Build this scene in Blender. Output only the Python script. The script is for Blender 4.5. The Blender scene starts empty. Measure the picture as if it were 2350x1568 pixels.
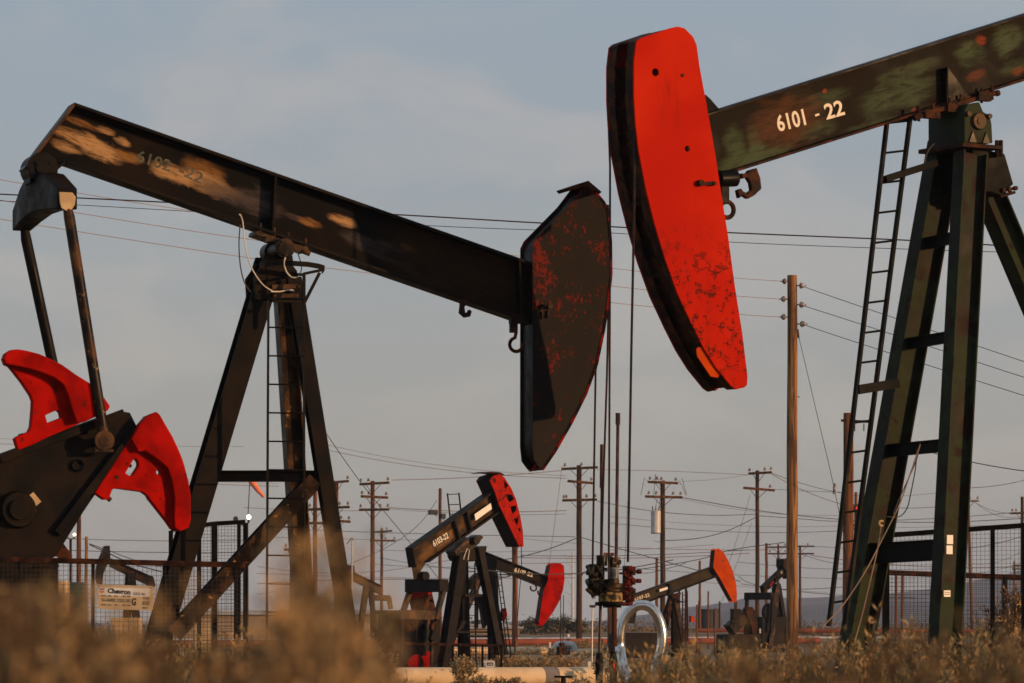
import bpy, bmesh, math, random
from mathutils import Vector, Matrix
R = math.radians
rnd = random.Random(7)
sc = bpy.context.scene
COL = sc.collection
# ---------------------------------------------------------------- camera model
UW, UH, HOR, CAMZ, LENS = 2350.0, 1568.0, 1435.0, 1.3, 150.0
F = LENS / 36.0 * UW
def W(u, v, Y):
    return Vector(((u - UW / 2) / F * Y, Y, CAMZ + (HOR - v) / F * Y))
def G(u, Y):
    return Vector(((u - UW / 2) / F * Y, Y, 0.0))
def zc(x0, y0, k):
    q = 2350.0 / 2560.0
    return lambda x, y: ((x0 + x / k) * q, (y0 + y / k) * q)
zA = zc(0, 200, 2.611); zB = zc(0, 800, 3.357); zC = zc(0, 1240, 3.35); zD = zc(600, 1100, 3.357)
zE = zc(900, 1140, 2.76); zF = zc(1200, 400, 1.96); zG = zc(1400, 0, 1.9603); zH = zc(1900, 500, 2.6136)
zI = zc(2000, 1100, 2.5786); zJ = zc(1400, 1100, 2.5786); zK = zc(700, 400, 3.1357)
zS = zc(600, 560, 6.533); zT = zc(2250, 180, 4.1258); zL = zc(0, 1340, 4.7); zM = zc(380, 1160, 2.8625)
zN = zc(960, 1420, 5.6); zP = zc(1500, 60, 1.668); zQ = zc(1700, 1340, 5.222); zR = zc(1200, 1480, 6.528)
zU = zc(0, 900, 3.92); zV = zc(2100, 1200, 3.92); zW = zc(1430, 1340, 4.26)
def mp(f, pts): return [f(*p) for p in pts]

# ---------------------------------------------------------------- mesh builder
class MB:
    def __init__(s): s.v = []; s.f = []; s.m = []; s.mi = 0
    def add(s, vs, fs):
        o = len(s.v); s.v += [tuple(p) for p in vs]
        s.f += [tuple(i + o for i in f) for f in fs]; s.m += [s.mi] * len(fs); return s
    def prism(s, poly, y0, y1):
        n = len(poly)
        a = sum(poly[i][0] * poly[(i + 1) % n][1] - poly[(i + 1) % n][0] * poly[i][1] for i in range(n))
        if a < 0: poly = poly[::-1]
        vs = [(x, y0, z) for x, z in poly] + [(x, y1, z) for x, z in poly]
        fs = [tuple(range(n)), tuple(range(2 * n - 1, n - 1, -1))]
        fs += [(i, i + n, (i + 1) % n + n, (i + 1) % n) for i in range(n)]
        return s.add(vs, fs)
    def sweep(s, prof, p, q, up=(0, 0, 1), prof2=None):
        p = Vector(p); q = Vector(q); d = (q - p).normalized(); up = Vector(up)
        x = d.cross(up)
        if x.length < 1e-4: x = d.cross(Vector((1, 0, 0)))
        x.normalize(); y = x.cross(d)
        n = len(prof); prof2 = prof2 or prof
        vs = [p + x * a + y * b for a, b in prof] + [q + x * a + y * b for a, b in prof2]
        fs = [tuple(range(n))[::-1], tuple(range(n, 2 * n))]
        fs += [(i, (i + 1) % n, (i + 1) % n + n, i + n) for i in range(n)]
        return s.add(vs, fs)
    def bar(s, p, q, w, h, up=(0, 0, 1)):
        a, b = w / 2, h / 2
        return s.sweep([(-a, -b), (a, -b), (a, b), (-a, b)], p, q, up)
    def ibar(s, p, q, w, h, tf=.016, tw=.012, up=(0, 1, 0)):
        # w: flange width (along x of the section), h: depth along 'up'
        a, b, c, t = w / 2, h / 2, tw / 2, tf
        return s.sweep([(-a, -b), (a, -b), (a, -b + t), (c, -b + t), (c, b - t), (a, b - t), (a, b), (-a, b), (-a, b - t), (-c, b - t), (-c, -b + t), (-a, -b + t)], p, q, up)
    def box(s, c, d, rz=0.0):
        c = Vector(c); M = Matrix.Rotation(rz, 3, 'Z'); x, y, z = d[0] / 2, d[1] / 2, d[2] / 2
        vs = [c + M @ Vector(p) for p in [(-x, -y, -z), (x, -y, -z), (x, y, -z), (-x, y, -z), (-x, -y, z), (x, -y, z), (x, y, z), (-x, y, z)]]
        return s.add(vs, [(3, 2, 1, 0), (4, 5, 6, 7), (0, 1, 5, 4), (1, 2, 6, 5), (2, 3, 7, 6), (3, 0, 4, 7)])
    def tube(s, pts, r, n=10, cap=True):
        pts = [Vector(p) for p in pts]; N = len(pts)
        rs = list(r) if isinstance(r, (list, tuple)) else [r] * N
        d0 = (pts[1] - pts[0]).normalized()
        ref = Vector((0, 0, 1)) if abs(d0.z) < .9 else Vector((1, 0, 0))
        x = d0.cross(ref).normalized(); vs = []
        for i in range(N):
            d = (pts[min(i + 1, N - 1)] - pts[max(i - 1, 0)])
            if d.length < 1e-9: d = d0
            d.normalize(); x = x - d * x.dot(d)
            if x.length < 1e-6: x = d.orthogonal()
            x.normalize(); y = d.cross(x)
            for k in range(n):
                t = 2 * math.pi * k / n
                vs.append(pts[i] + (x * math.cos(t) + y * math.sin(t)) * rs[i])
        fs = []
        for i in range(N - 1):
            for k in range(n):
                a = i * n + k; b = i * n + (k + 1) % n
                fs.append((a, b, b + n, a + n))
        if cap: fs += [tuple(range(n))[::-1], tuple(range((N - 1) * n, N * n))]
        return s.add(vs, fs)
    def build(s, name, mat, parent=None, bevel=0, smooth=True):
        me = bpy.data.meshes.new(name); me.from_pydata(s.v, [], s.f); me.validate()
        mats = mat if isinstance(mat, (list, tuple)) else [mat]
        for m in mats: me.materials.append(m)
        if len(mats) > 1 and len(s.m) == len(me.polygons): me.polygons.foreach_set('material_index', s.m)
        return finish(name, me, parent, bevel, smooth)
def finish(name, me, parent, bevel=0, smooth=True):
    if smooth:
        me.polygons.foreach_set('use_smooth', [True] * len(me.polygons)); me.set_sharp_from_angle(angle=R(32))
    me.update()
    o = bpy.data.objects.new(name, me); COL.objects.link(o)
    if parent: o.parent = parent
    if bevel:
        b = o.modifiers.new('bevel', 'BEVEL'); b.width = bevel; b.segments = 2; b.limit_method = 'ANGLE'; b.angle_limit = R(40)
        b.harden_normals = False
    return o
def thing(name, label, cat, loc=(0, 0, 0), rz=0, group=None):
    o = bpy.data.objects.new(name, None); COL.objects.link(o); o.empty_display_size = .2
    o.location = loc; o.rotation_euler = (0, 0, rz); tag(o, label, cat, group); return o
def tag(o, label, cat, group=None, kind=None):
    if label: o['label'] = label
    if cat: o['category'] = cat
    if group: o['group'] = group
    if kind: o['kind'] = kind
    return o
def plate(name, polys, c0, c1, mat, parent, bev=.004):
    """flat plate with holes in the (x,z) plane, from y=c0 to y=c1: first polygon outline, the rest holes"""
    cu = bpy.data.curves.new('tmp', 'CURVE'); cu.dimensions = '2D'; cu.fill_mode = 'BOTH'
    cu.extrude = max(.0005, abs(c1 - c0) / 2 - bev); cu.bevel_depth = bev; cu.bevel_resolution = 1
    for pl in polys:
        sp = cu.splines.new('POLY'); sp.points.add(len(pl) - 1)
        for i, (x, z) in enumerate(pl): sp.points[i].co = (x, z, 0, 1)
        sp.use_cyclic_u = True
    ob = bpy.data.objects.new('tmp', cu); COL.objects.link(ob)
    dg = bpy.context.evaluated_depsgraph_get()
    me = bpy.data.meshes.new_from_object(ob.evaluated_get(dg)); bpy.data.objects.remove(ob)
    cm = (c0 + c1) / 2
    me.transform(Matrix(((1, 0, 0, 0), (0, 0, -1, cm), (0, 1, 0, 0), (0, 0, 0, 1))))
    me.materials.clear(); me.materials.append(mat)
    return finish(name, me, parent)
def text_mesh(string, width, height, depth=.002, bold=0.0):
    cu = bpy.data.curves.new('tmp', 'FONT'); cu.body = string; cu.extrude = depth / 2; cu.offset = bold; cu.resolution_u = 3
    ob = bpy.data.objects.new('tmp', cu); COL.objects.link(ob)
    dg = bpy.context.evaluated_depsgraph_get()
    me = bpy.data.meshes.new_from_object(ob.evaluated_get(dg)); bpy.data.objects.remove(ob)
    xs = [v.co.x for v in me.vertices]; ys = [v.co.y for v in me.vertices]
    x0, x1, y0, y1 = min(xs), max(xs), min(ys), max(ys)
    me.transform(Matrix.Diagonal((width / (x1 - x0), height / (y1 - y0), 1, 1)) @ Matrix.Translation((-x0, -y0, 0)))
    return me
def lettering(fr, string, a, b, h, c, mat, parent, bold=0.02, name='lettering'):
    """a,b: image points of the baseline's ends, h: letter height in image px, on plane local y=c"""
    p = fr.P(*a, c); q = fr.P(*b, c); t = fr.P(a[0], a[1] - h, c)
    d = Vector((q[0] - p[0], 0, q[2] - p[2])); n = Vector((-d.z, 0, d.x)).normalized()
    me = text_mesh(string, d.length, (t[2] - p[2]) * .97, bold=bold); d.normalize()
    me.transform(Matrix(((d.x, n.x, 0, p[0]), (0, 0, -1, c), (d.z, n.z, 0, p[2]), (0, 0, 0, 1))))
    me.materials.clear(); me.materials.append(mat)
    return finish(name, me, parent, smooth=False)
class Fr:
    """a thing's own frame: origin on the ground at image column u and distance Y, turned by yaw"""
    def __init__(s, u, Y, yaw=0.0, z=0.0):
        s.o = Vector(((u - UW / 2) / F * Y, Y, z)); s.yaw = yaw
        s.ex = Vector((math.cos(yaw), math.sin(yaw), 0)); s.ey = Vector((-math.sin(yaw), math.cos(yaw), 0))
    def P(s, u, v, c):
        d = Vector(((u - UW / 2) / F, 1, (HOR - v) / F)); e = Vector((0, 0, CAMZ)) - s.o
        t = (c - e.dot(s.ey)) / d.dot(s.ey); w = e + d * t
        return (w.dot(s.ex), c, w.z)
    def P2(s, pts, c): return [(lambda q: (q[0], q[2]))(s.P(u, v, c)) for u, v in pts]
    def base(s, p, z=0.0): return (p[0], p[1], z)
    def foot(s, p, q, z=0.0):
        """extend the line p->q to height z"""
        p = Vector(p); q = Vector(q); t = (z - p.z) / (q.z - p.z); return tuple(p + (q - p) * t)
    def Wd(s, w): # world to local
        e = Vector(w) - s.o; return (e.dot(s.ex), e.dot(s.ey), e.z)
def circ(cx, cz, r, n=20): return [(cx + r * math.cos(2 * math.pi * k / n), cz + r * math.sin(2 * math.pi * k / n)) for k in range(n)]
def inset(poly, k):
    cx = sum(p[0] for p in poly) / len(poly); cz = sum(p[1] for p in poly) / len(poly)
    return [(cx + (x - cx) * k, cz + (z - cz) * k) for x, z in poly]

# ---------------------------------------------------------------- materials
class NT:
    def __init__(s, name):
        s.m = bpy.data.materials.new(name); s.m.use_nodes = True; s.t = s.m.node_tree; s.n = s.t.nodes; s.l = s.t.links
        s.b = s.n['Principled BSDF']; s.tc = s.n.new('ShaderNodeTexCoord').outputs['Object']
    def set(s, sock, v):
        if isinstance(v, bpy.types.NodeSocket): s.l.new(v, sock)
        elif isinstance(v, (tuple, list)) and len(v) == 3 and sock.type == 'RGBA': sock.default_value = (*v, 1)
        else: sock.default_value = v
    def noise(s, scale, detail=4, rough=.55, vec=None, dist=0):
        n = s.n.new('ShaderNodeTexNoise'); n.inputs['Scale'].default_value = scale; n.inputs['Detail'].default_value = detail
        n.inputs['Roughness'].default_value = rough; n.inputs['Distortion'].default_value = dist
        s.l.new(vec or s.tc, n.inputs['Vector']); return n.outputs['Fac']
    def ramp(s, fac, lo, hi, a=0., b=1.):
        n = s.n.new('ShaderNodeMapRange'); n.interpolation_type = 'SMOOTHSTEP'
        s.set(n.inputs['Value'], fac)
        for k, v in (('From Min', lo), ('From Max', hi), ('To Min', a), ('To Max', b)): n.inputs[k].default_value = v
        return n.outputs['Result']
    def mix(s, fac, a, b):
        n = s.n.new('ShaderNodeMix'); n.data_type = 'RGBA'
        s.set(n.inputs[0], fac); s.set(n.inputs[6], a); s.set(n.inputs[7], b); return n.outputs[2]
    def math(s, op, a, b=0.):
        n = s.n.new('ShaderNodeMath'); n.operation = op; s.set(n.inputs[0], a); s.set(n.inputs[1], b); return n.outputs[0]
    def dot(s, v, c=(0, 0, 0)):
        n = s.n.new('ShaderNodeVectorMath'); n.operation = 'DOT_PRODUCT'; s.l.new(v, n.inputs[0]); n.inputs[1].default_value = c; return n.outputs['Value']
    def scale(s, v, k):
        n = s.n.new('ShaderNodeVectorMath'); n.operation = 'MULTIPLY'; s.l.new(v, n.inputs[0]); n.inputs[1].default_value = k; return n.outputs['Vector']
    def out(s, col, rough=.6, metal=0., bump=None, bstr=.3, spec=None, bd=.01):
        s.set(s.b.inputs['Base Color'], col); s.set(s.b.inputs['Roughness'], rough); s.b.inputs['Metallic'].default_value = metal
        if spec is not None: s.b.inputs['Specular IOR Level'].default_value = spec
        if bump is not None:
            n = s.n.new('ShaderNodeBump'); n.inputs['Strength'].default_value = bstr; n.inputs['Distance'].default_value = bd
            s.l.new(bump, n.inputs['Height']); s.l.new(n.outputs['Normal'], s.b.inputs['Normal'])
        return s.m
def paint(name, c1, c2, sc_=3., lo=.42, hi=.62, rough=.5, c3=None, sc3=14., t3=.62, bstr=.25, spec=.35):
    n = NT(name); f = n.noise(sc_, 6, .6); col = n.mix(n.ramp(f, lo, hi), c1, c2)
    g = n.noise(sc3, 8, .65)
    if c3: col = n.mix(n.ramp(g, t3, t3 + .07), col, c3)
    r = n.ramp(f, .3, .7, rough - .12, rough + .15)
    return n.out(col, r, 0, g, bstr, spec, .004)
def blotched(name, c1, c2, blots, ang, extra=None, rough=.42, sc_=1.6, spec=.4):
    """painted beam with soft-edged colour patches: blots = (x, z, rx, rz, colour, strength) in the thing's own frame; ang = slope of the beam"""
    n = NT(name)
    f = n.noise(sc_, 7, .62, dist=.4); col = n.mix(n.ramp(f, .4, .65), c1, c2)
    ca, sa = math.cos(ang), math.sin(ang)
    S = n.dot(n.tc, (ca, 0, sa)); T = n.dot(n.tc, (-sa, 0, ca))
    cx = n.n.new('ShaderNodeCombineXYZ'); n.l.new(S, cx.inputs[0]); n.l.new(T, cx.inputs[1]); sv = cx.outputs[0]; nz = n.noise(1., 4, .6, n.scale(sv, (1.6, 4., 1))); nz2 = n.noise(1., 6, .7, n.scale(sv, (3.5, 13., 1)), .6); nz3 = n.noise(1., 9, .75, n.scale(sv, (3., 15., 1)), .8)
    wob = n.math('SUBTRACT', nz, .5)
    for (x, z, rx, rz, c, k) in blots:
        s0 = x * ca + z * sa; t0 = -x * sa + z * ca
        a = n.math('DIVIDE', n.math('SUBTRACT', S, s0), rx); b = n.math('DIVIDE', n.math('SUBTRACT', T, t0), rz)
        a = n.math('ADD', a, n.math('MULTIPLY', wob, 1.6)); b = n.math('ADD', b, n.math('MULTIPLY', n.math('SUBTRACT', nz2, .5), 2.2))
        d = n.math('ADD', n.math('MULTIPLY', a, a), n.math('MULTIPLY', b, b))
        col = n.mix(n.math('MULTIPLY', n.ramp(d, 1.7, .05), n.ramp(nz3, .36, .56, k * .25, k)), col, c)
    if extra:
        e = n.noise(extra[1], 6, .7); col = n.mix(n.ramp(e, extra[2], extra[2] + .05), col, extra[0])
    return n.out(col, n.ramp(f, .3, .7, rough - .1, rough + .15), 0, nz2, .15, spec, .003)
M = {}
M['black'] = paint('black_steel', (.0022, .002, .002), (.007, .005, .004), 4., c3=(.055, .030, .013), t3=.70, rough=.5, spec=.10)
M['brown'] = paint('brown_steel', (.0022, .0016, .0012), (.0095, .0055, .003), 3., c3=(.17, .09, .035), t3=.68, rough=.5, spec=.10)  # tan speckles imitate sparse sun highlights on the legs
M['bronze'] = paint('weathered_sunlit_steel', (.007, .0045, .003), (.085, .040, .015), 3.2, .44, .66, c3=(.30, .155, .055), t3=.61, rough=.45, spec=.15)  # weathered tone; tan flecks also stand in for sunlit edges
M['rusty'] = paint('rusty_steel', (.013, .006, .004), (.070, .024, .010), 6., c3=(.008, .005, .004), t3=.58, rough=.7, spec=.1)
M['green'] = paint('green_painted_steel', (.008, .011, .006), (.024, .034, .016), 2.3, .40, .62, c3=(.016, .009, .0055), sc3=3., t3=.52, rough=.6, spec=.10)
M['dgreen'] = paint('dark_green_steel', (.0022, .003, .003), (.006, .0065, .005), 3., c3=(.02, .012, .008), t3=.69, rough=.6, spec=.08)
M['red'] = paint('red_paint', (.20, .0014, .0004), (.38, .0042, .001), 2.6, .36, .62, c3=(.09, .008, .003), sc3=8., t3=.60, rough=.6, bstr=.6, spec=.03)
M['red2'] = paint('red_paint_weathered', (.27, .006, .0015), (.38, .012, .002), 5., c3=(.05, .009, .004), sc3=6., t3=.55, rough=.6, spec=.04)
M['orange'] = paint('orange_red_paint', (.40, .042, .002), (.48, .060, .003), 3., c3=(.17, .016, .004), sc3=13., t3=.64, rough=.65, spec=.03)
M['cable'] = paint('greasy_cable', (.008, .006, .007), (.035, .014, .012), 20., rough=.5, spec=.2)
M['rod'] = paint('polished_rod', (.03, .014, .012), (.08, .035, .025), 8., rough=.4, spec=.3)
M['yellowgrease'] = paint('greasy_yellow_paint', (.02, .014, .006), (.34, .22, .07), 10., .46, .60, c3=(.01, .007, .004), sc3=16., t3=.54, rough=.4, spec=.2)
M['grease'] = paint('greasy_black_iron', (.004, .003, .0025), (.030, .026, .013), 7., .45, .65, c3=(.10, .07, .02), sc3=12., t3=.63, rough=.4, spec=.2)
M['bluegrey'] = paint('blue_grey_paint', (.05, .055, .06), (.13, .15, .17), 12., rough=.4)
M['cream'] = paint('cream_pipe_paint', (.50, .37, .22), (.60, .46, .29), 1.5, c3=(.33, .22, .12), sc3=4., t3=.62, rough=.7)
M['pale'] = paint('pale_paint', (.62, .55, .44), (.72, .66, .56), 6., c3=(.4, .3, .2), t3=.7, rough=.6)
M['white'] = paint('white_paint', (.72, .70, .66), (.80, .78, .74), 6., rough=.5)
M['tan'] = paint('tan_paint', (.40, .28, .15), (.52, .38, .21), 5., rough=.7)
M['rustpipe'] = paint('rust_red_pipe', (.17, .042, .022), (.25, .065, .030), 1.2, c3=(.09, .03, .02), sc3=4., t3=.6, rough=.8)
M['silver'] = paint('silver_pipe', (.42, .44, .47), (.55, .56, .58), 3., rough=.35)
M['hose'] = paint('white_hose', (.55, .50, .42), (.65, .60, .52), 10., rough=.5)
M['ink'] = paint('black_lettering', (.010, .010, .010), (.02, .02, .02), 10., rough=.5)
M['sink'] = paint('grey_lettering', (.10, .085, .06), (.16, .13, .09), 10., rough=.5)
M['letter'] = paint('white_lettering', (.68, .62, .50), (.76, .70, .58), 26., c3=(.30, .24, .16), sc3=40., t3=.62, rough=.6)
M['olive'] = paint('olive_lettering', (.05, .055, .035), (.09, .09, .055), 26., rough=.4)
M['wire'] = paint('dark_wire', (.03, .025, .022), (.05, .04, .035), 2., rough=.6)
M['wire2'] = paint('pale_wire', (.20, .13, .09), (.26, .17, .12), 2., rough=.5)
M['insul'] = paint('porcelain', (.10, .07, .06), (.30, .26, .22), 14., rough=.25, spec=.6)
M['blue'] = paint('blue_mark', (.04, .12, .36), (.05, .14, .40), 8., rough=.5)
M['redmark'] = paint('red_mark', (.60, .03, .03), (.65, .04, .03), 8., rough=.5)
M['pipe_shadow'] = paint('grey_shadow_tone', (.15, .14, .135), (.20, .18, .17), 2., rough=.85, spec=.1)
M['tank'] = paint('dark_tank_paint', (.030, .034, .038), (.05, .055, .055), 1., rough=.7)
M['fgreen'] = paint('dull_green_paint', (.03, .045, .04), (.05, .07, .055), 1., rough=.7)
M['concrete'] = paint('concrete', (.28, .24, .19), (.36, .31, .25), 2., rough=.9)
M['bwall'] = paint('building_wall', (.30, .22, .14), (.38, .29, .19), 1., rough=.85)
M['roof'] = paint('metal_roof', (.30, .31, .33), (.40, .41, .42), 1., rough=.5)
M['glass'] = paint('dark_glass', (.02, .025, .03), (.03, .035, .04), 1., rough=.1, spec=.6)
M['sock'] = paint('faded_orange_fabric', (.72, .20, .10), (.80, .26, .14), 6., rough=.8)
def wood(name, c1, c2, c3):
    n = NT(name); st = n.scale(n.tc, (16, 16, .5)); f = n.noise(1., 6, .65, st); col = n.mix(n.ramp(f, .38, .62), c1, c2)
    g = n.noise(1., 5, .6, n.scale(n.tc, (9, 9, .55)), .5); col = n.mix(n.ramp(g, .47, .58, 0, .9), col, c3)
    big = n.noise(.35, 2, .5); col = n.mix(n.ramp(big, .45, .7, 0, .5), col, c3)
    return n.out(col, .85, 0, f, .5, .2, .01)
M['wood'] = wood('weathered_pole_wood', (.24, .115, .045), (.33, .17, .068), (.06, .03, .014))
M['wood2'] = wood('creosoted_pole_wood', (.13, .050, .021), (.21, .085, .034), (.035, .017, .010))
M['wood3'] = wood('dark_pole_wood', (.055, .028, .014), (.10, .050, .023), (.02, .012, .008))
def metal_foil():
    n = NT('aluminium_cladding'); f = n.noise(30., 5, .6); c = n.mix(n.ramp(f, .4, .7), (.72, .70, .67), (.58, .55, .52))
    return n.out(c, n.ramp(f, .3, .7, .16, .26), 1.)
M['foil'] = metal_foil()
def chipped_red():   # 6101's head: scratched paint, chips run in short dark strokes
    n = NT('scratched_red_paint')
    f = n.noise(1.1, 4, .5); col = n.mix(n.ramp(f, .35, .7), (.38, .008, .0008), (.47, .017, .0015))
    z = n.dot(n.tc, (0, 0, 1)); low = n.ramp(z, 5.75, 4.9)
    a = n.noise(1., 2, .5, n.scale(n.tc, (4, 4, 14)), .8); b = n.noise(1., 2, .5, n.scale(n.tc, (17, 17, 4)), .8)
    la = n.ramp(n.math('ABSOLUTE', n.math('SUBTRACT', a, .5)), .060, .025); lb = n.ramp(n.math('ABSOLUTE', n.math('SUBTRACT', b, .5)), .045, .018)
    gate = n.ramp(n.noise(8., 4, .7), .50, .56)
    m = n.math('MULTIPLY', n.math('MAXIMUM', la, lb), n.math('MULTIPLY', gate, low))
    col = n.mix(n.math('MULTIPLY', m, .9), col, (.045, .008, .005)); dirt = n.noise(1., 6, .7, n.scale(n.tc, (9, 9, 1.3)), .4); col = n.mix(n.ramp(dirt, .56, .74, 0, .55), col, (.20, .012, .003))
    sp = n.noise(30., 3, .5); col = n.mix(n.ramp(sp, .72, .76), col, (.20, .06, .03))
    return n.out(col, .62, 0, sp, .1, .03, .002)
M['chip'] = chipped_red()
def oily_red():      # 6102's head: red paint almost covered in splattered oil; lower shade painted in
    n = NT('oily_shaded_red_paint')
    z = n.dot(n.tc, (0, 0, 1)); st = n.scale(n.tc, (34, 34, 22)); a = n.noise(1., 6, .7, st, .2); b = n.noise(3.2, 4, .65)
    v = n.math('ADD', n.math('MULTIPLY', a, .55), n.math('MULTIPLY', b, .55))
    v = n.math('ADD', v, n.ramp(z, 2.6, 5.2, -.085, .0))
    col = n.mix(n.ramp(v, .575, .64), n.mix(n.ramp(b, .35, .65), (.002, .0015, .001), (.007, .004, .0025)), (.13, .006, .002))
    return n.out(col, n.ramp(v, .5, .6, .5, .65), 0, a, .2, .15, .003)
M['oily'] = oily_red()
def emis(name, col, e):
    n = NT(name); n.b.inputs['Emission Color'].default_value = (*col, 1); n.b.inputs['Emission Strength'].default_value = e
    return n.out(col, .4)
M['lamp'] = emis('lit_lamp', (1., .82, .6), 5.0)
M['redlamp'] = emis('red_lamp', (1., .03, .02), .8)
def leafmat(name, c1, c2):
    n = NT(name); f = n.noise(9., 2, .5); col = n.mix(n.ramp(f, .35, .65), c1, c2)
    n.b.inputs['Subsurface Weight'].default_value = 0
    return n.out(col, .8, 0, None, spec=.15)
M['dry'] = leafmat('dry_straw', (.32, .205, .092), (.48, .32, .15))
M['dry2'] = leafmat('dead_twigs', (.10, .063, .036), (.18, .115, .062))
M['sage'] = leafmat('sage_leaf', (.075, .078, .042), (.15, .135, .068))
M['sage2'] = leafmat('pale_sage_leaf', (.23, .18, .095), (.34, .27, .14))
M['treeleaf'] = leafmat('dark_tree_leaf', (.022, .030, .015), (.055, .055, .025))

# ---------------------------------------------------------------- generic pieces
def ladder(fr, L0, L1, R0, R1, vs, c, mat, parent, r=.022, rr=.012, rdy=-4, name='ladder', box=True):
    """rails from image points L0->L1 and R0->R1 (plane c), rungs at left image heights vs"""
    m = MB()
    pl0, pl1, pr0, pr1 = fr.P(*L0, c), fr.P(*L1, c), fr.P(*R0, c), fr.P(*R1, c)
    for p, q in ((pl0, pl1), (pr0, pr1)):
        q = fr.foot(p, q, .05) if q[2] < .6 else q
        if box: m.bar(p, q, r * 1.0, r * 2, (0, 1, 0))
        else: m.tube([p, q], r, 8)
    o = m.build(name, mat, parent)
    for v in vs:
        tl = (v - L0[1]) / (L1[1] - L0[1]); tr = (v + rdy - R0[1]) / (R1[1] - R0[1])
        a = fr.P(L0[0] + (L1[0] - L0[0]) * tl, v, c); b = fr.P(R0[0] + (R1[0] - R0[0]) * tr, v + rdy, c)
        MB().tube([a, b], rr, 6).build('rung', mat, o)
    return o
def mesh_panel(fr, u0, u1, vt0, vt1, zb, c, step, mat, parent, r=.0028):
    """welded wire mesh on plane c between two image columns, below a sloping top line"""
    m = MB(); a = fr.P(u0, vt0, c); b = fr.P(u1, vt1, c)
    x0, x1 = sorted((a[0], b[0])); zt = max(a[2], b[2])
    def top(x): return a[2] + (b[2] - a[2]) * (x - a[0]) / (b[0] - a[0])
    n = max(2, int((x1 - x0) / step))
    for i in range(n + 1):
        x = x0 + (x1 - x0) * i / n; m.tube([(x, c, zb), (x, c, top(x))], r, 3, False)
    k = max(2, int((zt - zb) / step))
    for i in range(k):
        z = zb + (zt - zb) * i / k; m.tube([(x0, c, z), (x1, c, z + (b[2] - a[2]) * .3 * i / k)], r, 3, False)
    return m.build('wire_mesh', mat, parent, smooth=False)
def bolts(m, pts, c, r=.02, d=.03):
    for x, z in pts: m.tube([(x, c, z), (x, c - d, z)], r, 6)

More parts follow.
